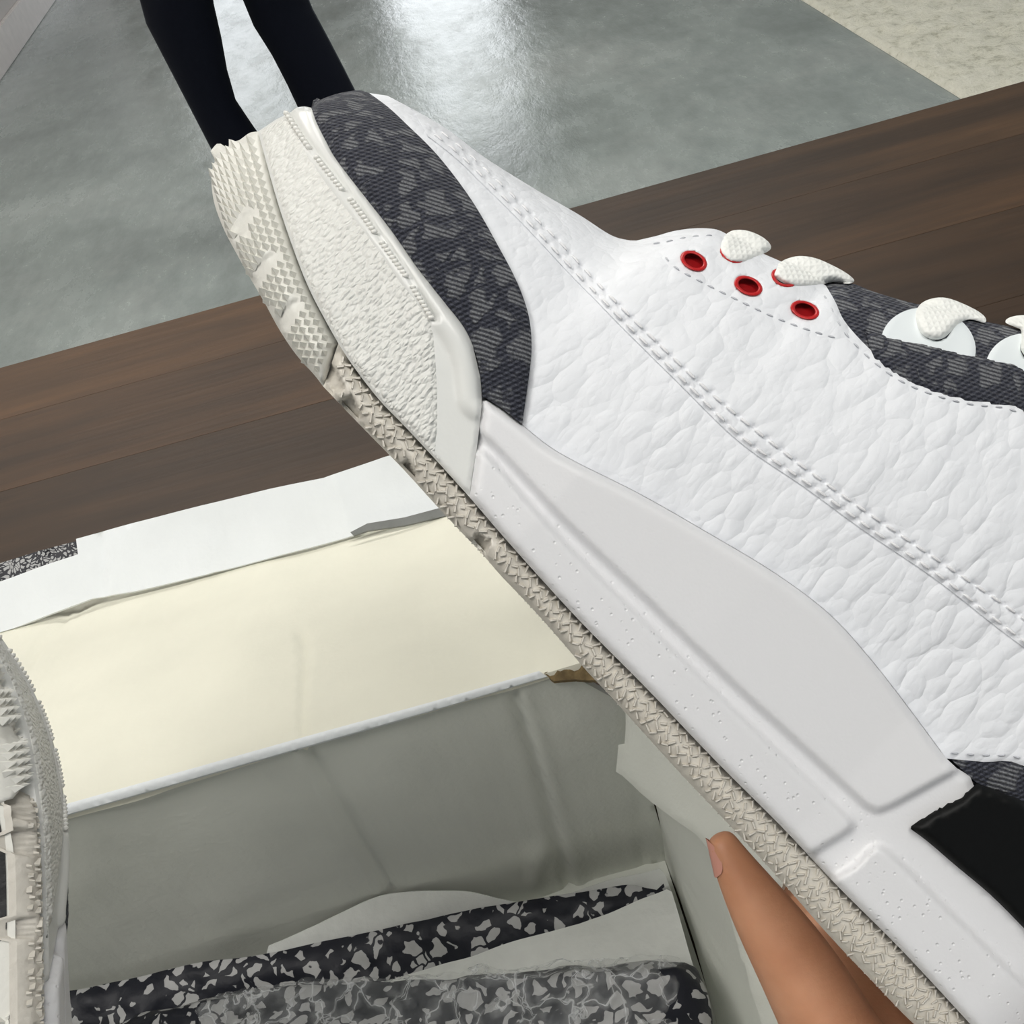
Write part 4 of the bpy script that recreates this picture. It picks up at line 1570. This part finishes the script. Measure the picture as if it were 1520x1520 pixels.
# midsole
G1 = cr([(700, 634), (735, 667), (770, 704), (830, 768), (900, 836), (960, 893), (1080, 1010), (1200, 1120), (1268, 1183)], 6) + cr([(1268, 1183), (1285, 1198), (1303, 1206), (1322, 1200), (1345, 1188), (1440, 1136)], 5)[1:]
UP = densify(G1 + [(1405, 1122)] + mid_top[::-1] + [(745, 606), (716, 588)], 10)
L1 = densify(cr([(702, 668), (718, 670), (740, 692), (830, 795), (960, 925), (1080, 1043), (1180, 1138), (1258, 1212)], 5) + cr([(1258, 1212), (1266, 1224), (1258, 1236), (1235, 1250), (1200, 1272)], 4)[1:] + [(1140, 1215), (960, 1035), (690, 750)], 10)
L2 = densify([(1225, 1315), (1238, 1303), (1270, 1284)] + cr([(1270, 1284), (1290, 1262), (1303, 1256), (1325, 1270), (1400, 1343), (1510, 1452), (1535, 1476), S(1800, 70), S(1980, 80)], 5)[1:] + [S(2060, 70), S(2070, 10), S(1650, -30), (1430, 1520)], 10)


def mid_off(X, d):
    o = np.full(len(X), 0.0010)
    o += 0.0024 * smooth01((sdist(X, UP) + 3) / 11)
    o += 0.0030 * smooth01((sdist(X, L1) + 5) / 11)
    o += 0.0030 * smooth01((sdist(X, L2) + 5) / 11)
    return o


mid_poly = mid_bot[:] + [S(2088, 60), S(2080, 200), S(1800, 268), S(1560, 255), (1520, 1200), (1446, 1168), (1440, 1152), (1420, 1140)] + mid_top[::-1][:-1] + [(775, 630), (745, 606), (716, 588), (711, 640), (704, 690)]
part('midsole', mid_poly, mid_off, M_MIDSOLE, 6, 17, 0.0026, 0.005, label='white painted foam midsole with moulded grooves')
# black heel section
hp = [(1350, 1228), (1362, 1219), (1384, 1206), (1410, 1193), (1432, 1180), (1443, 1170)]
hp = [(p[0] + rng.normal(0, 1.2), p[1] + rng.normal(0, 1.2)) for p in resample(hp, 4)]
hpoly = hp + cr([(1450, 1163), (1490, 1178), (1530, 1200), S(1600, 262), S(1800, 275), S(1990, 270)], 4) + [S(2020, 150)] + cr([S(1900, 142), S(1700, 138), (1520, 1378), (1470, 1328), (1420, 1286), (1378, 1250), (1354, 1232)], 4)


part('heel_panel', hpoly, const(0.0040), M_BLACK, 9, 8, 0.002, 0.004, label='black heel section of the midsole')
# textile heel counter under the leather
hc = [(1402, 1118), (1460, 1120), (1530, 1126), S(1500, 345), S(1700, 345), S(2000, 350), S(2060, 300), S(2040, 262), S(1800, 262), S(1560, 248), (1520, 1195), (1450, 1162), (1436, 1150)]
part('heel_counter', hc, const(-0.0008), M_TEXTILE, 9, 4, 0.0006, 0.003, label='navy woven heel counter')
hc2 = [S(1880, 330), S(2070, 330), S(2080, 500), S(2060, 700), S(2000, 900), S(1950, 960), S(1880, 900)]
part('heel_tab', hc2, const(0.0014), M_GUARD, 12, 6, 0.001, 0.004, label='white moulded heel tab')

# eyestay textile and lace guards
top_edge = cr([(1222, 418), (1262, 420), (1300, 434), (1360, 451), (1400, 457), (1450, 474), (1520, 490), S(1100, 880), S(1300, 955), S(1420, 890), S(1600, 850), S(1800, 890), S(1930, 955)], 5)
eye_low = [(p[0] - 3, p[1] + 8) for p in throat]
part('eyestay', top_edge + [S(1930, 820)] + eye_low[::-1], const(-0.0004), M_TEXTILE, 8, 4, 0.0008, 0.003, label='navy woven eyestay and collar')
front_edge = cr([(1284, 489), (1300, 494), (1330, 502), (1380, 512), (1450, 530), (1520, 548), S(1080, 730), S(1200, 760)], 5)
part('eyestay_fold', front_edge + [S(1180, 690)] + [p for p in eye_low[::-1] if 1292 < p[0] < 1600], const(0.0014), M_TEXTILE, 7, 4, 0.0010, 0.002, label='folded woven strip over the lace guards')


def guard(cx, cy, rx, ry, ang, holes, a0=180, a1=362):
    pts = []
    for k in range(25):
        q = math.radians(a0 + (a1 - a0) * k / 24)
        x, y = rx * math.cos(q), ry * math.sin(q)
        c, s = math.cos(math.radians(ang)), math.sin(math.radians(ang))
        pts.append((cx + x * c - y * s, cy + x * s + y * c))
    (hx, hy, hr) = holes

    def off(X, d):
        r = np.hypot(X[:, 0] - hx, (X[:, 1] - hy) * 1.15) / hr
        return 0.0007 - 0.0035 * smooth01((1.1 - r) / 0.3)
    return part('lace_guard', pts + [(pts[-1][0] - 4, pts[-1][1] + 10), (pts[0][0] + 6, pts[0][1] + 10)], off, M_GUARD, 5, 3, 0.0005, 0.002, label='white plastic lace guard')


guard(1378, 514, 71, 57, 12, (1392, 488, 20))
guard(1528, 552, 66, 57, 12, (1536, 520, 20))

# eyelets
for e in EYES:
    (cx, cy), a, b_, ang = e
    V, Fa, n, m = [], [], 24, 8
    c, s = math.cos(math.radians(ang)), math.sin(math.radians(ang))
    for k in range(n):
        q = 2 * math.pi * k / n
        for j in range(m):
            w_ = 2 * math.pi * j / m
            r = 0.86 + 0.17 * math.cos(w_)
            x, y = a * r * math.cos(q), b_ * r * math.sin(q)
            V.append(lift(cx + x * c - y * s, cy + x * s + y * c, 0.0013 + 0.0007 * math.sin(w_))[0])
    for k in range(n):
        for j in range(m):
            Fa.append((k * m + j, k * m + (j + 1) % m, ((k + 1) % n) * m + (j + 1) % m, ((k + 1) % n) * m + j))
    V, V0, F0_ = np.array(V), None, None
    eys = [mesh_obj('eyelet', V, Fa, M_RED, sneaker), mesh_obj('eyelet', V * [1, 1, -1], [f[::-1] for f in Fa], M_RED, sneaker)]
    for ey in eys: ey['label'] = 'red plastic eyelet'
    V, Fa = [lift(cx, cy, -0.0012)[0]], []
    for q_ in range(n):
        q = 2 * math.pi * q_ / n
        x, y = a * 0.78 * math.cos(q), b_ * 0.78 * math.sin(q)
        V.append(lift(cx + x * c - y * s, cy + x * s + y * c, -0.0006)[0])
    for k in range(n): Fa.append((0, 1 + k, 1 + (k + 1) % n))
    V = np.array(V)
    for ey, sg in zip(eys, (1, -1)): mesh_obj('eyelet_core', V * [1, 1, sg], Fa, M_REDSHADE, ey)

# laces: padded loops out of the eyelets, strap over the tongue
LACES = [
    [(1068, 373), (1071, 356), (1083, 344), (1098, 341), (1115, 344), (1132, 352), (1143, 362), (1143, 371), (1128, 379), (1110, 388), (1094, 391), (1079, 387)],
    [(1147, 408), (1153, 394), (1166, 385), (1186, 380), (1210, 383), (1234, 393), (1256, 405), (1268, 416), (1260, 421), (1236, 419), (1212, 424), (1190, 426), (1170, 423), (1156, 416)],
    [(1360, 478), (1360, 462), (1368, 450), (1384, 443), (1404, 442), (1428, 450), (1452, 462), (1463, 472), (1461, 479), (1440, 474), (1424, 480), (1412, 492), (1400, 502), (1384, 504), (1368, 496)],
    [(1493, 479), (1497, 472), (1515, 468), (1545, 470), (1580, 486), (1590, 500), (1570, 512), (1548, 535), (1530, 534), (1516, 520), (1516, 492), (1508, 486)],
]


def tube_path(name, pts, rx, ry, up, mat, parent, n=10):
    V, Fa = [], []
    P = [np.array(p, float) for p in pts]
    for k, p in enumerate(P):
        t = P[min(k + 1, len(P) - 1)] - P[max(k - 1, 0)]
        t /= np.linalg.norm(t)
        u = np.array(up, float); u -= t * (u @ t); u /= np.linalg.norm(u)
        s = np.cross(t, u)
        for q in range(n):
            a = 2 * math.pi * q / n
            V.append(p + s * rx * math.cos(a) + u * ry * math.sin(a))
    for k in range(len(P) - 1):
        for q in range(n):
            Fa.append((k * n + q, k * n + (q + 1) % n, (k + 1) * n + (q + 1) % n, (k + 1) * n + q))
    Fa.append(tuple(range(n))); Fa.append(tuple((len(P) - 1) * n + q for q in range(n)))
    return mesh_obj(name, V, Fa, mat, parent)


for pts in LACES:
    pl = cr(pts, 4, closed=True)

    def lace_off(X, d):
        return 0.0006 + 0.0034 * (1 - (1 - np.clip(d / 13, 0, 1)) ** 2.4) + 0.0003 * noise2(X, 5, 71, 1)
    o = part('lace', pl, lace_off, M_LACE, 4, 0, 0, 0.006)
    # strap across the tongue to the other side
    c = np.mean(np.array(pts), axis=0)
    tip = np.array(pts[6])
    a = lift(c[0] + (tip[0] - c[0]) * 0.55, c[1] + (tip[1] - c[1]) * 0.55, 0.0)[0]
    path = []
    for f in np.linspace(-1, 1, 13):
        path.append((a[0] + 0.003 * f, a[1] - 0.0065 - 0.001 * f * f, a[2] * f))
    st_o = tube_path('lace_strap', path, 0.0036, 0.0012, (0, 1, 0), M_LACE, o)
# tongue
V, Fa = [], []
ts = np.linspace(440, 1330, 40)
for s_ in ts:
    t_ = np.interp(s_, TTa[:, 0], TTa[:, 1]) - 60
    px, py = S(s_, t_)
    p = lift(px, py, 0.0)[0]
    for f in np.linspace(-1, 1, 9):
        V.append((p[0], p[1] - 0.002 - 0.004 * f * f, 0.026 * f))
for j in range(len(ts) - 1):
    for k in range(8): Fa.append((j * 9 + k, j * 9 + k + 1, j * 9 + 10 + k, j * 9 + 9 + k))
mesh_obj('tongue', V, Fa, M_TEXTILE, sneaker)['label'] = 'navy woven tongue'

# stitches: one thread piece per stitch
def capsule_mesh(name, length, rad, mat):
    V, Fa = [], []
    prof = [(-0.5, 0.15, -0.7), (-0.38, 0.75, -0.1), (-0.15, 1.0, 0.35), (0.15, 1.0, 0.35), (0.38, 0.75, -0.1), (0.5, 0.15, -0.7)]
    n = 6
    for (x, r, z) in prof:
        for q in range(n):
            a = 2 * math.pi * q / n
            V.append((x * length, rad * r * math.cos(a), rad * r * math.sin(a) * 0.8 + rad * z * 0.6))
    for j in range(len(prof) - 1):
        for q in range(n): Fa.append((j * n + q, j * n + (q + 1) % n, (j + 1) * n + (q + 1) % n, (j + 1) * n + q))
    Fa.append(tuple(range(n - 1, -1, -1))); Fa.append(tuple((len(prof) - 1) * n + q for q in range(n)))
    me = bpy.data.meshes.new(name)
    me.from_pydata(V, [], Fa)
    me.polygons.foreach_set('use_smooth', [True] * len(me.polygons))
    me.materials.append(mat)
    return me


ST_BIG = capsule_mesh('stitch', 0.0027, 0.00034, M_STITCH)
ST_SMALL = capsule_mesh('stitch', 0.0017, 0.00022, M_STITCHG)


def stitch_row(P, me, off, along=0.5):
    for k in range(len(P) - 1):
        a, b_ = P[k], P[k + 1]
        c = a + (b_ - a) * along
        tv = (b_ - a) / np.hypot(*(b_ - a))
        p0, t, s, n = surf_frame(c[0], c[1], tv[0], tv[1], 0.0012 if off > 0.001 else 0.0, off - 0.0012 if off > 0.001 else off)
        o = bpy.data.objects.new('stitch', me)
        COL.objects.link(o)
        o.parent = sneaker
        o.matrix_local = Matrix(((t[0], s[0], n[0], p0[0]), (t[1], s[1], n[1], p0[1]), (t[2], s[2], n[2], p0[2]), (0, 0, 0, 1)))


stitch_row(lo_row, ST_BIG, 0.00125)
stitch_row(hi_row, ST_BIG, 0.00125)
for r_ in (gx_row, col_row, eye_row): stitch_row(r_, ST_SMALL, 0.0014)
stitch_row(heel_row, ST_SMALL, 0.0003)

# ------------------------------------------------------------------ the other sneaker, upright in the box
def cam_dir(v):
    v = np.array(v, float)
    return v[0] * CI + v[1] * CJ + v[2] * F0


def copy_tree(o, parent=None):
    c = o.copy()
    COL.objects.link(c)
    if parent is not None:
        c.parent = parent
        c.matrix_parent_inverse = o.matrix_parent_inverse.copy()
    for ch in list(o.children): copy_tree(ch, c)
    return c


mate = copy_tree(sneaker)
mate['label'] = 'second white sneaker standing toe up at the left end of the shoebox, sole showing'
mx_ = cam_dir((0.12, 0.97, -0.2)); mx_ /= np.linalg.norm(mx_)
my_ = cam_dir((-0.24, 0.0, 0.95)); my_ -= mx_ * (my_ @ mx_); my_ /= np.linalg.norm(my_)
mz_ = np.cross(mx_, my_)
# the widest part of the sole's edge, seen at the left of the box
s0, t0 = 330.0, 5.0
px0, py0 = S(s0, t0)
anchor_l = lift(px0, py0, 0.002)[0]
anchor_w = at_depth(np.array(62.0), np.array(1290.0), 0.224)
Rm = np.c_[mx_, my_, mz_]
tr = anchor_w - Rm @ anchor_l
mate.matrix_world = Matrix((tuple(Rm[0]) + (tr[0],), tuple(Rm[1]) + (tr[1],), tuple(Rm[2]) + (tr[2],), (0, 0, 0, 1)))
for g in (sneaker, mate): g['group'] = 'pair of white sneakers'

# ------------------------------------------------------------------ hand under the sole
def hp_(px, py, d):
    return at_depth(np.array(float(px)), np.array(float(py)), np.array(float(d)))


K = 1 / FL
thumb = [('palm', hp_(1475, 1830, 0.262), 0.021), ('th0', hp_(1335, 1690, 0.259), 0.0165), ('th1', hp_(1248, 1562, 0.258), 0.0128), ('th2', hp_(1196, 1452, 0.255), 0.0115), ('th3', hp_(1132, 1356, 0.254), 0.0086), ('th4', hp_(1090, 1286, 0.254), 0.0056), ('th5', hp_(1064, 1236, 0.255), 0.0034)]
HO = hp_(1475, 1830, 0.262)


def LW(x, y, z):
    """point in the sneaker's own frame"""
    return np.array(MS2 @ Vector((x, y, z)))


chains = [thumb, [('palm', HO, 0), ('wri', hp_(1800, 1960, 0.255), (0.026, 0.02)), ('fore', hp_(2300, 1960, 0.235), 0.032), ('elb', hp_(3100, 1960, 0.21), 0.042)]]
pal2 = hp_(1470, 1700, 0.315)
for k, (x, ln) in enumerate(((0.150, 0.95), (0.171, 1.05), (0.192, 1.0), (0.212, 0.8))):
    q = 0.052
    chains.append([('palm', HO, 0), ('k%d' % k, LW(x + 0.012, -0.0165, -0.030), 0.0092), ('p%d' % k, LW(x + 0.004, -0.0125, -0.0665), 0.0086), ('m%d' % k, LW(x - 0.002, 0.012 * ln, -0.0670), 0.0078), ('t%d' % k, LW(x - 0.004, 0.026 * ln, -0.0645), 0.0064)])
hand = skin_body('hand', chains, M_SKIN, None, 2, 0, origin=tuple(HO))
tag(hand, 'bare hand gripping the sneaker sole from below, thumb along its edge', 'hand')
# thumbnail on the side turned away from the sole
nd = hp_(1092, 1300, 0.254) - hp_(1062, 1222, 0.255); nd /= np.linalg.norm(nd)
out = hp_(1000, 1290, 0.254) - hp_(1092, 1265, 0.254); out -= nd * (out @ nd); out /= np.linalg.norm(out)
sd = np.cross(nd, out)
V, Fa = [], []
nax = [hp_(1066, 1238, 0.2552), hp_(1077, 1262, 0.2546), hp_(1090, 1290, 0.2540)]
for j in range(9):
    u = j / 8
    c_ = nax[0] * (1 - u) + nax[2] * u
    rr = 0.0033 + 0.0020 * u
    half = math.radians(58) * math.sqrt(max(0.06, 1 - abs(2 * u - 1) ** 3))
    for k in range(9):
        a = half * (k / 4 - 1)
        V.append(c_ + out * rr * math.cos(a) - sd * rr * math.sin(a) * 1.0 - HO)
for j in range(8):
    for k in range(8): Fa.append((j * 9 + k, j * 9 + k + 1, j * 9 + 10 + k, j * 9 + 9 + k))
mesh_obj('thumbnail', V, Fa, M_NAIL, hand)['label'] = 'pink thumbnail'
bpy.context.view_layer.update()
